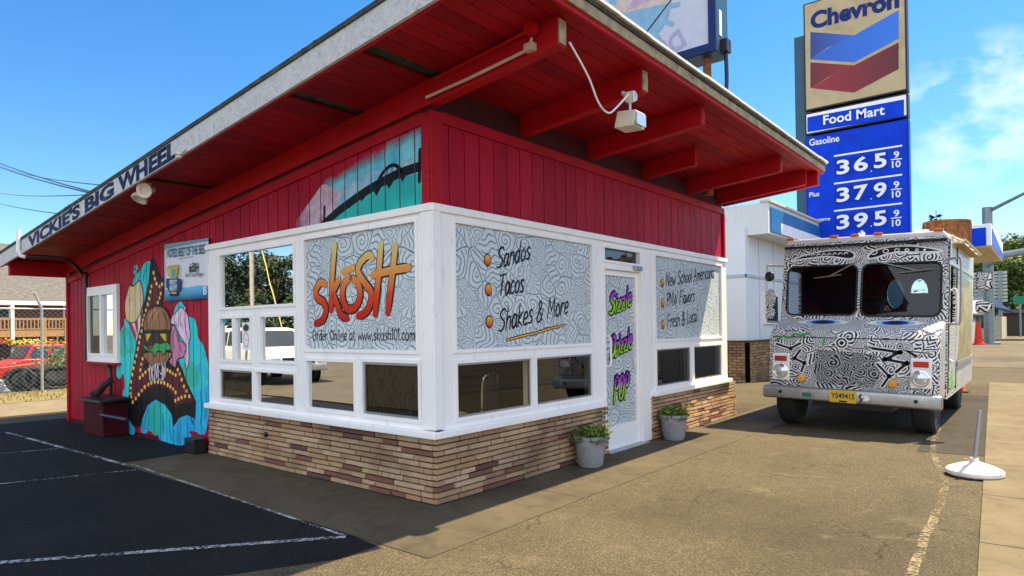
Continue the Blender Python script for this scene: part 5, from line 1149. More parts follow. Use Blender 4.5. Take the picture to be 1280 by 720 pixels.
# ------------------------------------------------------------------ sign box on the diner roof, seen from behind
XR_ = 5.2
RS = empty('roof_sign', (XR_,2.0,4.0), 'white backlit-type sign box with a ship-wheel picture on the diner roof, seen from behind', 'sign')
q0 = onX(895,62,XR_); q1 = onX(718,100,XR_); zt = q0.z+2.2
MB().box(XR_+.02,XR_+.46,q0.y,q1.y+.2,q0.z,zt).build('sign_box', M['teal_metal'], RS, bevel=.01)
MB().box(XR_,XR_+.018,q0.y+.09,q1.y+.1,q0.z+.10,zt-.1).build('sign_face', pbr('sign_acrylic',(.52,.55,.66),.35,var=.05), RS)
fr_ = MB()
for a,b,c,d in ((q0.y-.01,q0.y+.10,q0.z-.01,zt),(q0.y+.10,q1.y+.2,q0.z-.01,q0.z+.11),(q1.y+.1,q1.y+.21,q0.z+.11,zt),(q0.y+.10,q1.y+.1,zt-.1,zt)): fr_.box(XR_-.03,XR_+.02,a,b,c,d)
fr_.build('sign_frame', flat('sign_frame_navy',(.012,.03,.12)), RS)
def T_(x,y,d=0): return onX(690+x/5.333, y/5.333, XR_-.003-d)
wm = MB(); cw = T_(590,80); rw = (T_(405,80)-cw).length; wa = (T_(590,-110)-cw).length
def cir(t,f_=1.,d=0): return cw+Vector((-d,rw*f_*math.cos(t),rw*f_*math.sin(t)))
for k in range(14): t = 2*math.pi*(k+.3)/14; stroke(wm,[cir(t,1.0,.001),cir(t,1.22,.001)],.10,LN,0); 
wm.sheet([cir(2*math.pi*k/40) for k in range(40)],0); wm.sheet([cir(math.pi*(k/30)*.95+.2,.97,.002) for k in range(31)],1); wm.sheet([cir(math.pi*(k/20)*.7+.35,.5,.004) for k in range(21)],2)
for ch_,px,py,rot in (('D',845,52,.40),('R',827,66,.42),('I',812,75,.5),('E',737,6,.6)):
    o = onX(px,py,XR_-.005); rv = Vector((0,math.cos(rot),-math.sin(rot)))*.24; uvv = Vector((0,math.sin(rot),math.cos(rot)))*.30; text_fit(wm,ch_,o-rv*.5-uvv*.5,rv,uvv,bold=.03,m=3)
wm.build('sign_picture', [flat('wheel_blue',(.24,.44,.62)),flat('wheel_sand',(.60,.50,.45)),flat('wheel_pink',(.50,.36,.52)),flat('faded_mauve',(.42,.38,.58))], RS)
pp = onX(884,90,XR_+.2); MB().tube([(XR_+.2,pp.y,3.4),(XR_+.2,pp.y,q0.z+.02)],.06,12).build('post', M['rust'], RS, smooth=True)
MB().tube([(XR_+.2,q1.y-.3,3.3),(XR_+.2,q1.y-.3,q0.z+.02)],.06,12).build('post', M['rust'], RS, smooth=True)
pc = onY(908,35,q0.y-.012); MB().box(XR_+.12,XR_+.20,q0.y-.012,q0.y-.001,q0.z+.25,q0.z+.62).build('data_plate', M['white_sign'], RS)
MB().box(XR_+.16,XR_+.32,q0.y-.10,q0.y-.002,q0.z+.02,q0.z+.2).tube(smoothline([(XR_+.24,q0.y-.05,q0.z+.03),(XR_+.24,q0.y-.05,q0.z-.5),(XR_+.1,q0.y-.0,q0.z-.75)],5),.03).build('sign_conduit', M['black'], RS, smooth=True)
a = onX(793,60,3.2); b = onX(848,-12,3.2); tag(MB().tube([a-(b-a)*.3,b+(b-a)*1.5],.008,6).build('guy_wire', M['black'], origin=a), 'thin dark guy wire rising from the eave in front of the roof sign', 'wire')
# ------------------------------------------------------------------ vehicles
def vehicle(name, label, paint, kind, group=None):
    """local frame: x forward, origin on the ground under the middle"""
    t = empty(name, (0,0,0), label, 'pickup' if 'pickup' in kind else 'car', group, local=True)
    if kind == 'suv': Ln,Wd,r_ = 4.7,1.85,.37; prof = [(-2.3,.42),(2.32,.40),(2.36,.75),(2.30,.95),(1.15,1.07),(-2.30,1.10),(-2.36,.8)]; cab = [(-2.22,1.08),(1.05,1.06),(.35,1.68),(-.2,1.74),(-1.9,1.72)]; wxs = (-1.40,1.45); wins = [[(-2.0,1.16),(-1.2,1.16),(-1.2,1.60),(-1.84,1.60)],[(-1.1,1.16),(-.2,1.16),(-.2,1.64),(-1.1,1.62)],[(-.1,1.16),(.78,1.16),(.28,1.60),(-.1,1.64)]]
    elif kind == 'pickup': Ln,Wd,r_ = 5.4,1.9,.39; prof = [(-2.7,.48),(2.62,.45),(2.68,.85),(2.58,1.08),(1.35,1.16),(-2.66,1.14)]; cab = [(-.95,1.14),(1.25,1.15),(.62,1.76),(-.2,1.82),(-.75,1.78)]; wxs = (-1.7,1.65); wins = [[(-.68,1.22),(.15,1.22),(.15,1.70),(-.62,1.69)],[(.25,1.22),(.98,1.22),(.56,1.66),(.25,1.70)]]
    else: Ln,Wd,r_ = 4.5,1.78,.33; prof = [(-2.2,.35),(2.2,.33),(2.25,.62),(2.05,.80),(.95,.92),(-1.6,.95),(-2.2,.9)]; cab = [(-1.75,.94),(1.05,.92),(.25,1.40),(-.9,1.44),(-1.2,1.40)]; wxs = (-1.3,1.35); wins = [[(-1.4,1.0),(-.3,1.0),(-.3,1.36),(-1.05,1.34)],[(-.2,1.0),(.75,1.0),(.2,1.34),(-.2,1.37)]]
    h = Wd/2
    MB().prism([(x,-h,z) for x,z in prof],(0,Wd,0)).build('body', paint, t, bevel=.07, seg=3, smooth=True)
    b_ = [(x,-h+.05,z) for x,z in cab]; mb = MB(); n = len(cab); z0 = cab[0][1]
    P0 = [Vector((x,-(h-.04-.16*(z-z0)),z)) for x,z in cab]; P1 = [Vector((p.x,-p.y,p.z)) for p in P0]
    mb.add(P0+P1,[tuple(range(n)),tuple(range(2*n-1,n-1,-1))]+[(i,n+i,n+(i+1)%n,(i+1)%n) for i in range(n)])
    cb = mb.build('cabin', paint, t, bevel=.03, seg=2, smooth=True)
    for wn in wins:
        for s_ in (-1,1): MB().sheet([(x,s_*(h-.04-.16*(z-z0)+.006),z) for x,z in wn]).build('side_window', M['car_glass'], cb)
    f0,f1 = Vector((cab[1][0],0,cab[1][1])),Vector((cab[2][0],0,cab[2][1])); d = f1-f0; nn = Vector((d.z,0,-d.x)).normalized()*.008
    q = [f0+d*.12+nn,f0+d*.92+nn]; w0 = h-.16; w1 = h-.24
    MB().sheet([q[0]+Vector((0,-w0,0)),q[0]+Vector((0,w0,0)),q[1]+Vector((0,w1,0)),q[1]+Vector((0,-w1,0))]).build('windscreen', M['car_glass'], cb)
    r0,r1 = Vector((cab[0][0],0,cab[0][1])),Vector((cab[-1][0],0,cab[-1][1])); d = r1-r0; nn = Vector((-d.z,0,d.x)).normalized()*.008; q = [r0+d*.2+nn,r0+d*.9+nn]
    MB().sheet([q[0]+Vector((0,w0,0)),q[0]+Vector((0,-w0,0)),q[1]+Vector((0,-w1,0)),q[1]+Vector((0,w1,0))]).build('rear_window', M['car_glass'], cb)
    xf = prof[2][0]; zf_ = prof[2][1]; xb = prof[0][0]
    MB().box(xf-.10,xf+.06,-h+.02,h-.02,prof[1][1]+.02,prof[1][1]+.20).build('bumper', M['steel'], t, bevel=.03); MB().box(xb-.08,xb+.06,-h+.02,h-.02,prof[0][1]+.02,prof[0][1]+.2).build('bumper', M['steel'], t, bevel=.03)
    MB().box(xf-.06,xf+.02,-.5,.5,zf_-.10,zf_+.08).build('grille', M['black'], t, bevel=.01)
    for s_ in (-1,1):
        MB().box(xf-.10,xf+.012,s_*(h-.22)-.15,s_*(h-.22)+.15,zf_-.08,zf_+.09).build('headlight', M['lens'], t, bevel=.02); MB().box(xf-.13,xf-.02,s_*(h-.035)-.03,s_*(h-.035)+.03,zf_-.06,zf_+.07).build('marker_lamp', M['amber'], t)
        MB().box(xb-.03,xb+.06,s_*(h-.12)-.07,s_*(h-.12)+.07,.75,1.0).build('tail_lamp', M['red_lamp'], t); MB().box(cab[1][0]-.35,cab[1][0]-.2,s_*(h+.1)-.09,s_*(h+.1)+.09,cab[1][1]+.02,cab[1][1]+.2).build('wing_mirror', paint, t, bevel=.02)
        for x in wxs:
            MB().lathe([(.0,0),(r_+.07,0)],c=(x,s_*(h+.004),r_),axis='y',n=24).build('wheel_arch', M['black'], t); wheel((x,s_*(h-.09),r_),r_,.22,t,s_)
    return t
def put(t, p, heading): t.location = p; t.rotation_euler.z = heading
def mirrored(v): return Vector((-v.x, v.y, v.z))
# across the road on the left: seen only as reflections in the left windows
A = mirrored(onZ(300,472)); B = mirrored(onZ(378,482)); dv = (B-A)
s1 = vehicle('parked_suv','white sport utility car reflected in the left windows of the diner',M['white_car'],'suv'); put(s1,(A+B)/2+Vector((0,0,.004)),math.atan2(dv.y,dv.x)); s1.scale = (.92,)*3
# right background
g1 = onZ(1212,421.5); v1 = vehicle('parked_pickup','white pickup truck facing the road behind the traffic pole',M['white_car'],'pickup'); put(v1,(g1.x+2.,g1.y,.01),R(197))
g2 = onZ(1272,414); v2 = vehicle('parked_car','dark blue car nearest the right edge behind the planters',M['blue_car'],'suv','cars parked across the road'); put(v2,(g2.x,g2.y-1.0,.01),R(150))
v3 = copy_thing(v2,(g2.x+7,g2.y+1.6,.01),R(160),'dark blue car half hidden behind the nearer blue car')
# ------------------------------------------------------------------ flatbed truck, fence, tyres and house on the left
rt_ = empty('red_truck',(0,0,0),'red bonneted work truck behind the chain-link fence, facing left','truck',local=True)
pf = [(-1.3,.55),(2.35,.55),(2.42,.95),(2.30,1.22),(1.05,1.50),(.95,1.52),(-1.3,1.5)]
MB().prism([(x,-.95,z) for x,z in pf],(0,1.9,0)).build('body', M['red_car'], rt_, bevel=.09, seg=3, smooth=True)
cb_ = MB().hexa([(-1.25,-.93,1.48),(1.0,-.93,1.48),(1.0,.93,1.48),(-1.25,.93,1.48)],[(-1.2,-.84,2.25),(.55,-.84,2.25),(.55,.84,2.25),(-1.2,.84,2.25)]).build('cab', M['red_car'], rt_, bevel=.06, seg=3, smooth=True)
for s_ in (-1,1):
    MB().sheet([(-.15,s_*.937,1.56),(.78,s_*.937,1.56),(.50,s_*.872,2.12),(-.15,s_*.872,2.12)]).build('side_window', M['car_glass'], cb_); MB().sheet([(-1.05,s_*.937,1.56),(-.35,s_*.937,1.56),(-.35,s_*.872,2.12),(-1.05,s_*.872,2.12)]).build('side_window', M['car_glass'], cb_)
    MB().box(2.2,2.40,s_*.72-.16,s_*.72+.16,.92,1.14).build('headlight', M['lens'], rt_, bevel=.03)
    MB().lathe([(.0,0),(.56,0)],c=(1.45,s_*.953,.48),axis='y',n=24).build('wheel_arch', M['black'], rt_)
    wheel((1.45,s_*.84,.48),.48,.28,rt_,s_); wheel((-2.6,s_*.84,.48),.48,.28,rt_,s_)
    stripe = MB(); stroke(stripe,[(2.2,s_*.956,1.12),(.6,s_*.956,1.26),(-1.2,s_*.956,1.20)],.05,(0,s_,0)); stripe.build('side_stripe', flat('stripe_tan',(.55,.35,.2)), rt_)
MB().sheet([(1.005,-.78,1.58),(1.005,.78,1.58),(.62,.74,2.15),(.62,-.74,2.15)]).build('windscreen', M['car_glass'], cb_)
MB().box(2.32,2.55,-.98,.98,.48,.80).build('bumper', M['white_metal'], rt_, bevel=.05); MB().box(2.38,2.44,-.45,.45,.85,1.15).build('grille', M['black'], rt_)
MB().box(-4.4,-1.35,-1.0,1.0,.85,1.0).box(-4.4,-1.4,-.5,.5,.5,.85).build('flatbed', M['black'], rt_)
g = atD(46,479,33); put(rt_,(g.x,g.y,-1.1),R(190)); rt_.scale = (.92,)*3
rcar = vehicle('parked_car','silver car nose beside the tyres behind the fence, at the left picture edge',M['silver_car'],'car'); g = atD(-6,486,22); put(rcar,(g.x-.8,g.y,-1.1),R(8))
# chain-link fence
FPM = pbr('fence_post_grey',(.40,.41,.41),.5,.4,var=.15)
FE = empty('chain_link_fence',(1.0,16.0,0),'chain-link fence with a leaning-top post in front of the red truck','fence')
fm = MB(); FH = 2.15; st = .085
k = -4.
while k < 5.:
    for s_ in (1,-1):
        x0 = k; x1 = k+s_*FH; fm.tube([(x0,16.+.004*s_,.02),(x1,16.+.004*s_,FH)],.0032,3)
    k += st*1.414
fm.build('wire_mesh', M['galv'], FE)
for x in (-3.2,-.8,1.58,4.2):
    px_ = onY(53.3,480,16.).x if x == 1.58 else x
    MB().tube([(px_,16.03,0),(px_,16.03,FH+.02),(px_-.17,15.95,FH+.42)],.034,8).build('fence_post', FPM, FE, smooth=True)
MB().tube([(-4,16.03,FH),(5,16.03,FH)],.022,6).build('top_rail', FPM, FE)
def tyre(p, lab, rz, tilt):
    o = MB().lathe([(.19,-.10),(.30,-.11),(.335,-.06),(.335,.06),(.30,.11),(.19,.10),(.19,-.10)],axis='y',n=22).build('spare_tyre', M['rubber'], smooth=True); o.location = p; o.rotation_euler = (tilt,0,rz); return tag(o,lab,'tyre','old tyres behind the fence')
for u,lab in ((26,'old black tyre leaning behind the fence, left of its post'),(40,'old black tyre just left of the fence post'),(63,'old black tyre just right of the fence post'),(76,'old black tyre nearest the corner of the diner')):
    p = onY(u,488,16.7); tyre((p.x,16.7,.31),lab,R(random.uniform(-30,30)),R(-12))
bu = MB(); random.seed(12)
for i in range(900):
    q = Vector((onY(76,480,17.6).x+random.gauss(0,.32),17.6+random.gauss(0,.2),abs(random.gauss(.45,.3)))); d = Vector((random.uniform(-1,1),random.uniform(-1,1),random.uniform(-.4,1))).normalized()*.12; s_ = d.orthogonal().normalized()*.045; bu.add([q,q+d*.5+s_,q+d,q+d*.5-s_],[(0,1,2,3)])
tag(bu.build('bramble_bush', M['leaf'], origin=(onY(72,480,17.6).x,17.6,0)), 'green bramble bush behind the fence next to the diner corner', 'bush')
# house
YH = 47.
HO = empty('house',(4,YH,-1.1),'brown house with a grey shingle roof and a tan railed balcony beyond the fence','house')
zh = lambda v: onY(40,v,YH).z
xl, xr = -6., 26.
MB().box(xl,xr,YH,YH+8,-1.1,zh(377)).build('wall', pbr('brown_siding',(.12,.045,.03),.7,var=.2), HO)
MB().prism([(xl-.6,YH-1.2,zh(378)-.02),(xl-.6,YH+4.4,zh(378)+4.2),(xl-.6,YH+10,zh(378)-.02)],(xr-xl+1.2,0,0)).build('roof', pbr('grey_shingle',(.10,.097,.095),.85,var=.3,scale=5,bump=.5,bscale=12), HO)
MB().box(xl-.6,xr+.6,YH-1.26,YH-1.19,zh(378)-.22,zh(378)+.04).build('gutter', M['white_metal'], HO)
for u0,u1 in ((-4,13),(79,100)):
    a = onY(u0,390,YH-.03); b = onY(u1,390,YH-.03); f_ = MB().box(a.x,b.x,YH-.06,YH-.002,zh(398),zh(381)).build('window', M['white_metal'], HO); MB().box(a.x+.1,b.x-.1,YH-.075,YH-.061,zh(398)+.05,zh(381)-.1).build('pane', M['car_glass'], f_)
yb = YH-2.; zb_ = lambda v: onY(40,v,yb).z
tanw = pbr('tan_timber',(.42,.23,.085),.7,var=.2)
MB().box(xl,xr,yb,YH-.01,zb_(421),zb_(413)).build('balcony_floor', tanw, HO)
rl = MB(); rl.box(xl,xr,yb,yb+.09,zb_(400),zb_(397.5)); rl.box(xl,xr,yb,yb+.06,zb_(412),zb_(410.5)); x = xl
while x < xr: rl.box(x,x+.06,yb+.01,yb+.05,zb_(411),zb_(399)); x += .19
rl.build('balcony_rail', tanw, HO)
for u in (-12,16,56,83): p = onY(u,400,yb-.03); MB().box(p.x-.09,p.x+.09,yb-.03,yb+.10,-1.1,zb_(397) if u != 16 else zh(378)).build('post', tanw if u != 16 else M['white_metal'], HO)
def basket(p, lab, c, sd_):
    random.seed(sd_); p = Vector(p); t = empty('flower_basket', p, lab, 'flower basket', 'hanging flower baskets under the balcony'); mb = MB(); ml = MB()
    for i in range(130):
        q = p+Vector((random.gauss(0,.28),random.gauss(0,.15),random.gauss(.0,.10))); (mb if i % 3 else ml).ellipsoid(q,.06,.06,.05,5,3)
    mb.build('flowers', flat('petal_'+lab.split()[0],c), t); ml.build('foliage', M['leaf'], t); MB().lathe([(.0,-.3),(.15,-.28),(.26,-.08)],c=p,n=10).build('basket', M['black'], t); return t
for i,(u,lab,c) in enumerate(((2,'red flower basket hanging under the balcony at the left edge',(.6,.03,.02)),(10,'yellow and orange flower basket under the balcony, second from the left edge',(.75,.42,.02)),(27,'yellow flower basket with much green under the balcony above the truck bonnet',(.65,.55,.05)),(43,'pale yellow flower basket under the balcony above the truck cab',(.7,.62,.15)),(70,'orange flower basket under the balcony nearest the diner',(.75,.28,.02)))): p = onY(u,429,yb-.25); basket(p,lab,c,i)
# ------------------------------------------------------------------ overhead wires, poles
def sag(a,b,s_,n=14): return [a.lerp(b,i/n)-Vector((0,0,s_*4*(i/n)*(1-i/n))) for i in range(n+1)]
for i,(u0,v0,d0,u1,v1,d1,lab) in enumerate(((-60,166,40,125,240,15,'upper of the two thick wires sloping down to the diner roof'),(-60,172,40,122,241,15,'lower of the two thick wires sloping down to the diner roof'),(-40,224,40,125,238.5,16,'nearly level wire reaching the lettered fascia'),(-60,224,40,92,266,17,'lowest thin wire sloping down to the fascia'),(-20,192,42,150,230,18,'highest thin wire reaching the fascia farthest right'))):
    a = atD(u0,v0,d0); b = onX(u1+4,v1+4,-.80); b2 = onX(u1+9,v1+9,-.76)
    tag(MB().tube(sag(a,b,.35)+[b2],.008 if i > 1 else .012,5).build('utility_wire', M['black'], origin=a), 'dark '+lab, 'wire', 'utility wires at upper left')
def clumps(n, blobs, size, seed, name, mat, par, flat_=.6):
    random.seed(seed); mb = MB(); tot = sum(b[3]**2 for b in blobs)
    for (bx,by,bz,br) in blobs:
        for i in range(int(n*br*br/tot)):
            d = Vector((random.gauss(0,1),random.gauss(0,1),random.gauss(0,1))).normalized()*br*(random.random()**.45); q = Vector((bx,by,bz))+Vector((d.x,d.y,d.z*flat_)); nrm = (d.normalized()+Vector((random.uniform(-1,1),random.uniform(-1,1),random.uniform(-.3,1.2)))).normalized()
            a = nrm.orthogonal().normalized(); b_ = nrm.cross(a); th = random.uniform(0,6.28); a,b_ = a*math.cos(th)+b_*math.sin(th), b_*math.cos(th)-a*math.sin(th); s_ = size*random.uniform(.6,1.4)
            mb.add([q-a*s_,q+b_*s_*.45,q+a*s_,q-b_*s_*.45],[(0,1,2,3)])
    return mb.build(name, mat, par)
def tree(label, seed, h, spread, dark=False, group=None, leaves=3500):
    random.seed(seed); t = empty('tree',(0,0,0),label,'tree',group,local=True)
    mb = MB(); mb.tube(smoothline([(0,0,0),(.1,.05,h*.3),(-.1,.1,h*.6),(.05,0,h*.85)],4),[h*.028*(1-.7*i/12) for i in range(13)],8)
    bl = []
    for i in range(16):
        z = h*random.uniform(.38,.95); rr = spread*(1-.55*abs(z/h-.55)/.45); a = random.uniform(0,6.28); q = Vector((rr*.75*math.cos(a),rr*.75*math.sin(a),z)); mb.tube(smoothline([(0,0,z*.7),q*.55+Vector((0,0,z*.42)),q],3),[h*.010,h*.009,h*.008,h*.007,h*.006,h*.004,h*.003],5); bl.append((q.x,q.y,q.z,spread*random.uniform(.28,.48)))
    mb.build('trunk', M['bark'], t, smooth=True); clumps(leaves,bl,h*.024,seed+1,'crown',M['leaf_dark'] if dark else M['leaf'],t); return t
def conifer(label, seed, h, r0, group=None):
    random.seed(seed); t = empty('conifer_tree',(0,0,0),label,'tree',group,local=True); MB().tube([(0,0,0),(0,0,h)],[h*.018,h*.002],7).build('trunk', M['bark'], t)
    mb = MB()
    for k in range(26):
        z = h*(.12+.86*k/26); rr = r0*(1-k/27)*random.uniform(.75,1.15)
        for j in range(9):
            a = random.uniform(0,6.28); e = Vector((rr*math.cos(a),rr*math.sin(a),z-rr*.25)); b0 = Vector((0,0,z)); 
            for m_ in range(7):
                q = b0.lerp(e,random.uniform(.15,1)); d = Vector((math.cos(a)+random.uniform(-.6,.6),math.sin(a)+random.uniform(-.6,.6),random.uniform(-.5,.35))).normalized()*h*.042; s_ = d.cross(Vector((0,0,1))).normalized()*h*.010; mb.add([q,q+d*.5+s_,q+d,q+d*.5-s_],[(0,1,2,3)])
    mb.build('crown', M['leaf_dark'], t); return t
# trees reflected in the left windows (beyond the far road), with a utility pole
rtree = tree('dark bushy shore tree reflected in the top left window',31,8.5,4.2,True,'trees reflected in the left windows',6000)
for i,(u,d,s_,lab) in enumerate(((345,60,1.0,'dark bushy shore tree reflected right of the pole in the top left window'),(288,64,.95,'dark bushy shore tree reflected left of the pole in the top left window'),(372,66,.8,'dark bushy shore tree reflected at the right end of the top left window'),(262,52,1.05,'dark shore tree reflected at the left end of the top left window'),(318,72,.75,'dark shore tree reflected directly behind the pole in the top left window'))):
    p = mirrored(atD(u,408,d)); p.z = 0
    if i == 0: rtree['label'] = lab; put(rtree,p,1.); rtree.scale = (s_,)*3
    else: copy_thing(rtree,p,i*1.3,lab,(s_,)*3)
hg = MB(); random.seed(77); pA = mirrored(atD(190,410,50)); pB = mirrored(atD(520,410,50))
for i in range(5000): q = pA.lerp(pB,random.random())+Vector((random.gauss(0,1),random.gauss(0,1),0)); q.z = abs(random.gauss(1.0,1.2)); d = Vector((random.uniform(-1,1),random.uniform(-1,1),random.uniform(-.3,1))).normalized()*.5; s_ = d.orthogonal().normalized()*.2; hg.add([q,q+d*.5+s_,q+d,q+d*.5-s_],[(0,1,2,3)])
tag(hg.build('roadside_shrubs', M['leaf_dark'], origin=(pA+pB)/2), 'dark shrubs along the far road, reflected low in the left windows', 'shrubs', kind='stuff')
pp = mirrored(atD(316.5,412,34)); pp.z = 0
up_ = empty('utility_pole',pp,'pale wooden utility pole reflected in the top left window','utility pole'); MB().tube([pp,pp+Vector((0,0,9))],[.13,.10],10).build('pole', pbr('pale_pole',(.45,.40,.33),.8,var=.2), up_, smooth=True); MB().bar(pp+Vector((-1,.3,8.2)),pp+Vector((1,-.3,8.2)),.1,.12).build('crossarm', M['bark'], up_); gw = mirrored(atD(366,440,30)); gw.z = 0; MB().tube([pp+Vector((0,0,7.5)),gw],.03,5).build('guy_wire', pbr('guy_yellow',(.55,.45,.12)), up_)

# ------------------------------------------------------------------ fuel station: shop, canopy
X0 = 13.05; Y0 = 1.99; zbk = onX(929.8,428,X0).z; zpar = onX(929.8,293.5,X0).z
pcn = onZ(960.5,291.5,zpar); ztp = onX(960.5,252,pcn.x).z
GS = empty('station_shop',(X0,Y0,0),'white panelled fuel station shop with tan brick base and blue roof band','building')
MB().box(X0,25,Y0,12,zbk,zpar+.2).build('wall', white_paint('shop_panel',(.70,.74,.78),(.4,.4,.38),.3), GS)
sm_ = MB()
for y in (Y0+.9,): sm_.box(X0-.012,X0-.002,y,y+.03,zbk,zpar)
for x in (X0+1.0,X0+2.2,X0+3.4,X0+4.6,X0+6): sm_.box(x,x+.03,Y0-.012,Y0-.002,zbk,zpar)
zz_ = onX(929.8,345,X0).z; sm_.box(X0-.03,X0-.002,Y0-.03,12,zz_-.02,zz_+.05); sm_.box(X0-.03,25,Y0-.03,Y0-.002,zz_-.02,zz_+.05); sm_.build('panel_joints', flat('joint_grey',(.45,.49,.54)), GS)
def tanbrick(ax,u0,u1,z1,f0,f1):
    random.seed(5); mb = MB(); z = .0; r = 0
    while z < z1-.03:
        u = u0-(.11 if r % 2 else 0)
        while u < u1:
            a = max(u,u0); b = min(u+.205,u1)
            if b-a > .02: (mb.box(a,b,f0,f1,z,z+.062) if ax == 'y' else mb.box(f0,f1,a,b,z,z+.062))
            u += .22
        z += .075; r += 1
    o = mb.build('brick_base', M['yellow_brick'], GS); mo = MB(); (mo.box(u0,u1,f0+.012,f1+.01,0,z1) if ax == 'y' else mo.box(f0+.012,f1+.01,u0,u1,0,z1)); mo.build('mortar', M['mortar'], o)
tanbrick('y',X0-.12,19,zbk,Y0-.14,Y0); tanbrick('x',Y0,7,zbk,X0-.14,X0)
MB().box(X0-.17,19,Y0-.17,7,zbk+.002,zbk+.05).build('ledge', M['concrete'], GS)
PB = MB().box(pcn.x,25,pcn.y,12,zpar,ztp).build('parapet', white_paint('parapet_white',(.66,.68,.68),(.32,.30,.27),.7), GS)
MB().box(pcn.x+.15,25,pcn.y-.04,pcn.y-.002,zpar+.06,ztp-.12).build('blue_band', pbr('band_blue',(.015,.14,.36),.35,var=.15), PB); MB().box(pcn.x+.9,25,pcn.y-.052,pcn.y-.042,zpar+.06,zpar+.35).build('white_band', M['white_sign'], PB)
MB().box(pcn.x-.03,25,pcn.y-.06,pcn.y+.2,ztp+.002,ztp+.06).build('coping', M['cream'], PB)
wl = onY(954,366,Y0-.02); wr = onY(971,405,Y0-.02); SWn = MB().box(wl.x,wr.x+.1,Y0-.05,Y0-.001,wr.z,wl.z).build('window', M['white_metal'], GS); MB().box(wl.x+.10,wr.x,Y0-.06,Y0-.051,wr.z+.08,wl.z-.08).build('pane', M['car_glass'], SWn)
XC = 30.; ca = onX(1239,279,XC); cb2 = onX(1239,306.5,XC)
CN = empty('station_canopy',(XC+4,ca.y+3,0),'fuel station canopy, white and blue box roof behind the food truck','canopy')
MB().box(XC,XC+9,ca.y,ca.y+9,cb2.z,ca.z).build('canopy_roof', M['white_sign'], CN, bevel=.02)
p1 = onX(1212,290,XC-.02); p2 = onX(1232.5,290,XC-.02); zlo = onX(1225,307.5,XC).z; zhi = onX(1225,285,XC).z
MB().box(XC-.03,XC-.002,p2.y,ca.y+8.8,zlo,zhi).build('blue_band', M['blue_sign'], CN)
MB().box(XC+.05,XC+8.95,ca.y+.05,ca.y+8.95,cb2.z-.06,cb2.z-.002).build('soffit', pbr('canopy_soffit',(.55,.45,.24),.6,var=.1), CN)
MB().prism([(XC+.4,ca.y-.02,cb2.z+.02),(XC+8.8,ca.y-.02,cb2.z+.02),(XC+8.8,ca.y-.02,cb2.z+.3),(XC+.4,ca.y-.02,cb2.z+.75)],(0,.018,0)).build('blue_band', M['blue_sign'], CN)
for dx in (2,7): MB().box(XC+dx,XC+dx+.4,ca.y+4.2,ca.y+4.6,0,cb2.z-.065).build('column', M['white_metal'], CN)
# traffic pole with arm
pb = onZ(1237,430.5); zt_ = onX(1236,259,pb.x).z
TP = empty('traffic_pole',(pb.x,pb.y,0),'grey-green steel pole with a long arm at the street corner','pole')
MB().tube([(pb.x,pb.y,0),(pb.x,pb.y,zt_)],.28,20).build('pole', M['galv'], TP, smooth=True); MB().box(pb.x-.6,pb.x+.6,pb.y-.6,pb.y+.6,0,.12).build('base_plate', M['galv'], TP)
ar = onX(1290,237,pb.x-2); MB().tube([(pb.x,pb.y-.2,zt_-.2),ar],[.12,.08],8).build('arm', M['galv'], TP, smooth=True)
a = onX(1255,318.5,pb.x-3); b = onX(1300,311,pb.x-3); SA = MB().tube([(pb.x-.2,pb.y,a.z-.3),a,b],.2,8).build('signal_arm', M['galv'], TP, smooth=True)
# red and white marker, cone, barrier
g = onZ(1222,431); tag(MB().lathe([(.0,.0),(.45,.0),(.45,.08),(.30,.10),(.16,1.35),(.10,1.4),(.0,1.4)],c=g,n=16).build('traffic_cone', flat('cone_red',(.62,.04,.02)), origin=g, smooth=True), 'tall red cone beside the white post near the traffic pole','traffic cone')
g = onZ(1214.5,431); tag(MB().tube([g,g+Vector((0,0,1.4))],.24,12).lathe([(.0,1.4),(.2,1.45),(.0,1.55)],c=g,n=12).build('bollard', M['white_metal'], origin=g, smooth=True), 'white bollard left of the tall red cone','bollard')
g = Vector((12.86,-2.53,0)); CNE = empty('traffic_cone',g,'small orange cone with a black base behind the food truck','traffic cone')
MB().lathe([(.165,.03),(.12,.25),(.04,.7),(.03,.72),(.0,.72)],c=g,n=20).build('cone_body', flat('cone_orange',(.75,.10,.02)), CNE, smooth=True); MB().box(g.x-.22,g.x+.22,g.y-.22,g.y+.22,.0,.03).build('cone_base', M['rubber'], CNE, bevel=.008)
# building with dark awning, billboard back, planters, green sign
XB = 62.
BD = empty('roadside_shop',(XB,-2,0),'low grey-roofed roadside shop with a dark blue awning beyond the traffic pole','building')
def bY(u,x): return onX(u,390,x).y
MB().box(XB,XB+8,bY(1252,XB),bY(1185,XB),0,onX(1220,396,XB).z).build('wall', pbr('tan_wall',(.40,.36,.28),.8,var=.15), BD)
MB().prism([(XB-.6,bY(1237,XB),onX(1220,394,XB).z),(XB-.6,bY(1180,XB),onX(1220,394,XB).z),(XB+4,bY(1185,XB),onX(1220,372,XB+4).z),(XB+4,bY(1234,XB),onX(1220,372,XB+4).z)],(.0,.0,.15)).build('roof', pbr('grey_roof',(.30,.31,.32),.8,var=.15), BD)
MB().hexa([onX(1241,385,XB-1),onX(1265,391,XB-4),onX(1243,376,XB+2),onX(1238,375,XB+2)],[p+Vector((0,0,.15)) for p in (onX(1241,385,XB-1),onX(1265,391,XB-4),onX(1243,376,XB+2),onX(1238,375,XB+2))]).build('awning', flat('awning_navy',(.012,.03,.10)), BD)
for u in (1222,1228): MB().box(XB-.06,XB-.005,bY(u+2,XB),bY(u-2,XB),.9,2.2).build('window', M['car_glass'], BD)
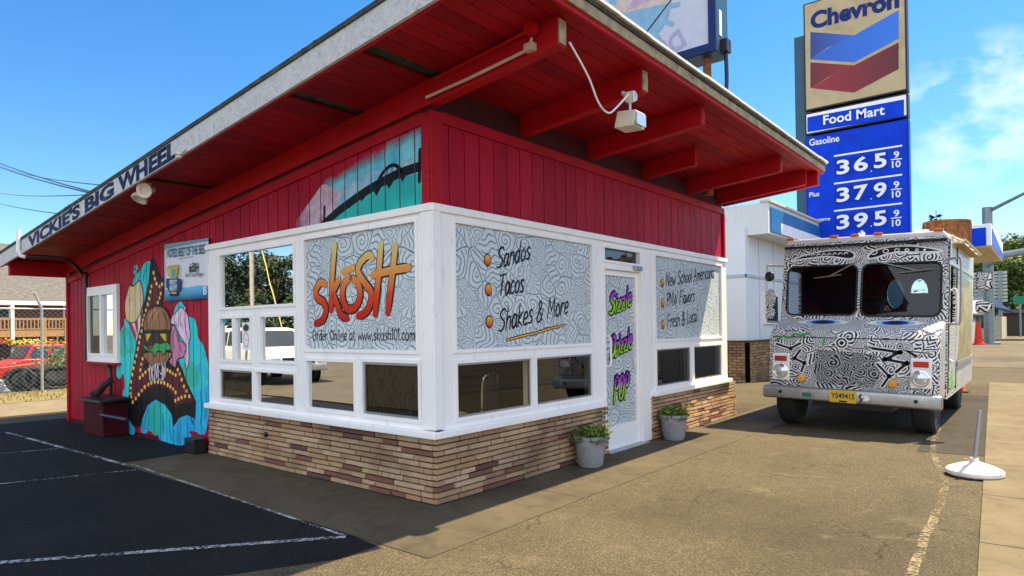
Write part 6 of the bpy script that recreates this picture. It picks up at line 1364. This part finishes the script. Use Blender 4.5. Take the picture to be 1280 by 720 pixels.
BD2 = empty('dark_building',(75,-8,0),'long dark low building behind the parked blue cars','building'); MB().box(75,84,onX(1330,390,75).y,onX(1254,390,75).y,0,onX(1270,391,75).z).build('wall', pbr('dark_brown_wall',(.05,.035,.028),.8), BD2); MB().box(74.6,84,onX(1332,390,75).y,onX(1252,390,75).y,onX(1270,391,75).z,onX(1270,387,75).z).build('roof', pbr('dark_roof',(.10,.10,.11),.8), BD2)
XG = 66.
BB_ = empty('billboard',(XG,bY(1238,XG),0),'back of a slatted grey billboard on posts in front of the green hillside','billboard')
y0,y1 = onX(1259,350,XG).y,onX(1217,350,XG).y; z0,z1 = onX(1238,378,XG).z,onX(1238,339,XG).z; sl_ = MB(); n = 9
for i in range(n): sl_.box(XG,XG+.08,y0,y1,z0+(z1-z0)*i/n+.03,z0+(z1-z0)*(i+1)/n-.05)
sl_.build('slat_panel', pbr('billboard_grey',(.42,.45,.42),.7,var=.15), BB_)
for u in (1225,1250): y = onX(u,350,XG).y; MB().box(XG-.25,XG-.02,y-.14,y+.14,0,z1).build('post', M['galv'], BB_)
for i,(u,lab) in enumerate(((1244,'dark planter box by the traffic pole'),(1258,'dark planter box in the middle of the three by the road'),(1274,'dark planter box under the blue car at the right edge'))):
    g = onZ(u,419.5); t = empty('planter_box',g,lab,'planter','planters along the road'); MB().hexa([g+Vector(p) for p in ((-.5,-.55,0),(.5,-.55,0),(.5,.55,0),(-.5,.55,0))],[g+Vector(p) for p in ((-.6,-.7,.62),(.6,-.7,.62),(.6,.7,.62),(-.6,.7,.62))]).build('box', pbr('planter_dark',(.035,.035,.035),.8), t, bevel=.02)
    clumps(160,[(g.x,g.y,.75,.6)],.14,i+5,'plants',M['leaf'],t)
g = onX(1275,375,70); t = empty('street_sign',(70,g.y,0),'small green road sign on a post in front of the trees at the right edge','sign'); MB().box(70,70.08,g.y-.5,g.y+.5,g.z-.35,g.z+.35).build('sign_plate', flat('sign_green',(.02,.20,.12)), t); MB().tube([(70.15,g.y,0),(70.15,g.y,g.z)],.08,8).build('post', M['galv'], t)
# hillside and trees beyond
hl = MB(); nx,ny = 24,12
def hh(x,y): return max(0,min(1,(x-92)/60))*(4+1.5*math.sin(y*.05)+1*math.sin(x*.09+y*.13))
hl.add([(88+i*6,-130+j*18,hh(88+i*6,-130+j*18)-.05) for i in range(nx) for j in range(ny)],[(i*ny+j,(i+1)*ny+j,(i+1)*ny+j+1,i*ny+j+1) for i in range(nx-1) for j in range(ny-1)])
struct('hillside', hl, pbr('hill_green',(.035,.06,.018),.9,var=.5,scale=.3), smooth=True)
tA = tree('round green tree',51,9.5,4.6,False,'broad-leaved trees on the hillside',5000); first = True
random.seed(8)
SP = [(1206,88,1.0),(1219,92,.85),(1230,86,.9),(1243,90,1.1),(1254,84,1.0),(1266,88,1.15),(1279,86,1.1),(1292,90,1.2),(1212,112,1.1),(1226,118,1.1),(1240,114,1.2),(1253,120,1.25),(1267,116,1.3),(1281,118,1.3),(1296,112,1.3),(1200,125,1.1)]
names_ = ['at the left end of the near row by the truck mirror','second in the near row, behind the slatted billboard','behind the traffic pole in the near row','right of the traffic pole under the canopy end','above the dark awning in the near row','above the blue cars in the near row','behind the green road sign in the near row','beyond the right picture edge in the near row']
for i,(u,d,s_) in enumerate(SP):
    p = atD(u,400,d); p.z = hh(p.x,p.y)-.3
    lab = 'bushy green tree '+(names_[i] if i < 8 else ['in the back row at the far left','in the back row, second from left','in the back row above the pole','in the back row right of the canopy','in the back row above the awning','in the back row above the blue cars','in the back row at the right edge','partly hidden by the food truck roof'][i-8])
    if i == 0: put(tA,p,0); tA.scale = (s_,)*3; tA['label'] = lab
    else: copy_thing(tA,p,i*2.1,lab,(s_,s_,s_*random.uniform(.85,1.1)))
cA = conifer('x',61,16,3.4,'conifers on the skyline')
CS = [(1170,60,262,'spiky conifer crown rising behind the truck roof ventilator'),(1268,130,291,'dark conifer on the skyline right of the canopy'),(1279,126,293,'dark conifer on the skyline at the right picture edge'),(1259,138,299,'dark conifer on the skyline nearest the canopy end'),(1288,132,290,'dark conifer on the skyline just beyond the right edge')]
for i,(u,d,vt,lab) in enumerate(CS):
    top = atD(u,vt,d); b0 = hh(top.x,top.y)-.2; s_ = (top.z-b0)/16.
    p = (top.x,top.y,b0)
    if i == 0: put(cA,p,0); cA.scale = (s_*1.1,s_*1.1,s_); cA['label'] = lab
    else: copy_thing(cA,p,i*1.7,lab,(s_*1.2,s_*1.2,s_))
# buildings added across the street, so the window glass reflects less bright sky
for i,(x,y,h,c,lab) in enumerate(((6,-24,4.2,(.16,.12,.09),'brown shop across the street, added to darken reflections in the low street windows'),(24,-26,5,(.22,.20,.18),'grey shop across the street, added to darken reflections in the low panes by the door'))):
    t = empty('added_street_shop',(x,y,0),lab,'building'); wl_ = MB().box(x-7,x+7,y-8,y,0,h).build('wall', pbr('shopwall',c,.8), t); MB().box(x-7.4,x+7.4,y-8.4,y+.5,h+.002,h+.3).build('roof', M['tar'], t)
    for k in range(4): MB().box(x-6+k*3.2,x-3.8+k*3.2,y+.002,y+.06,.8,2.6).build('window', M['car_glass'], t)
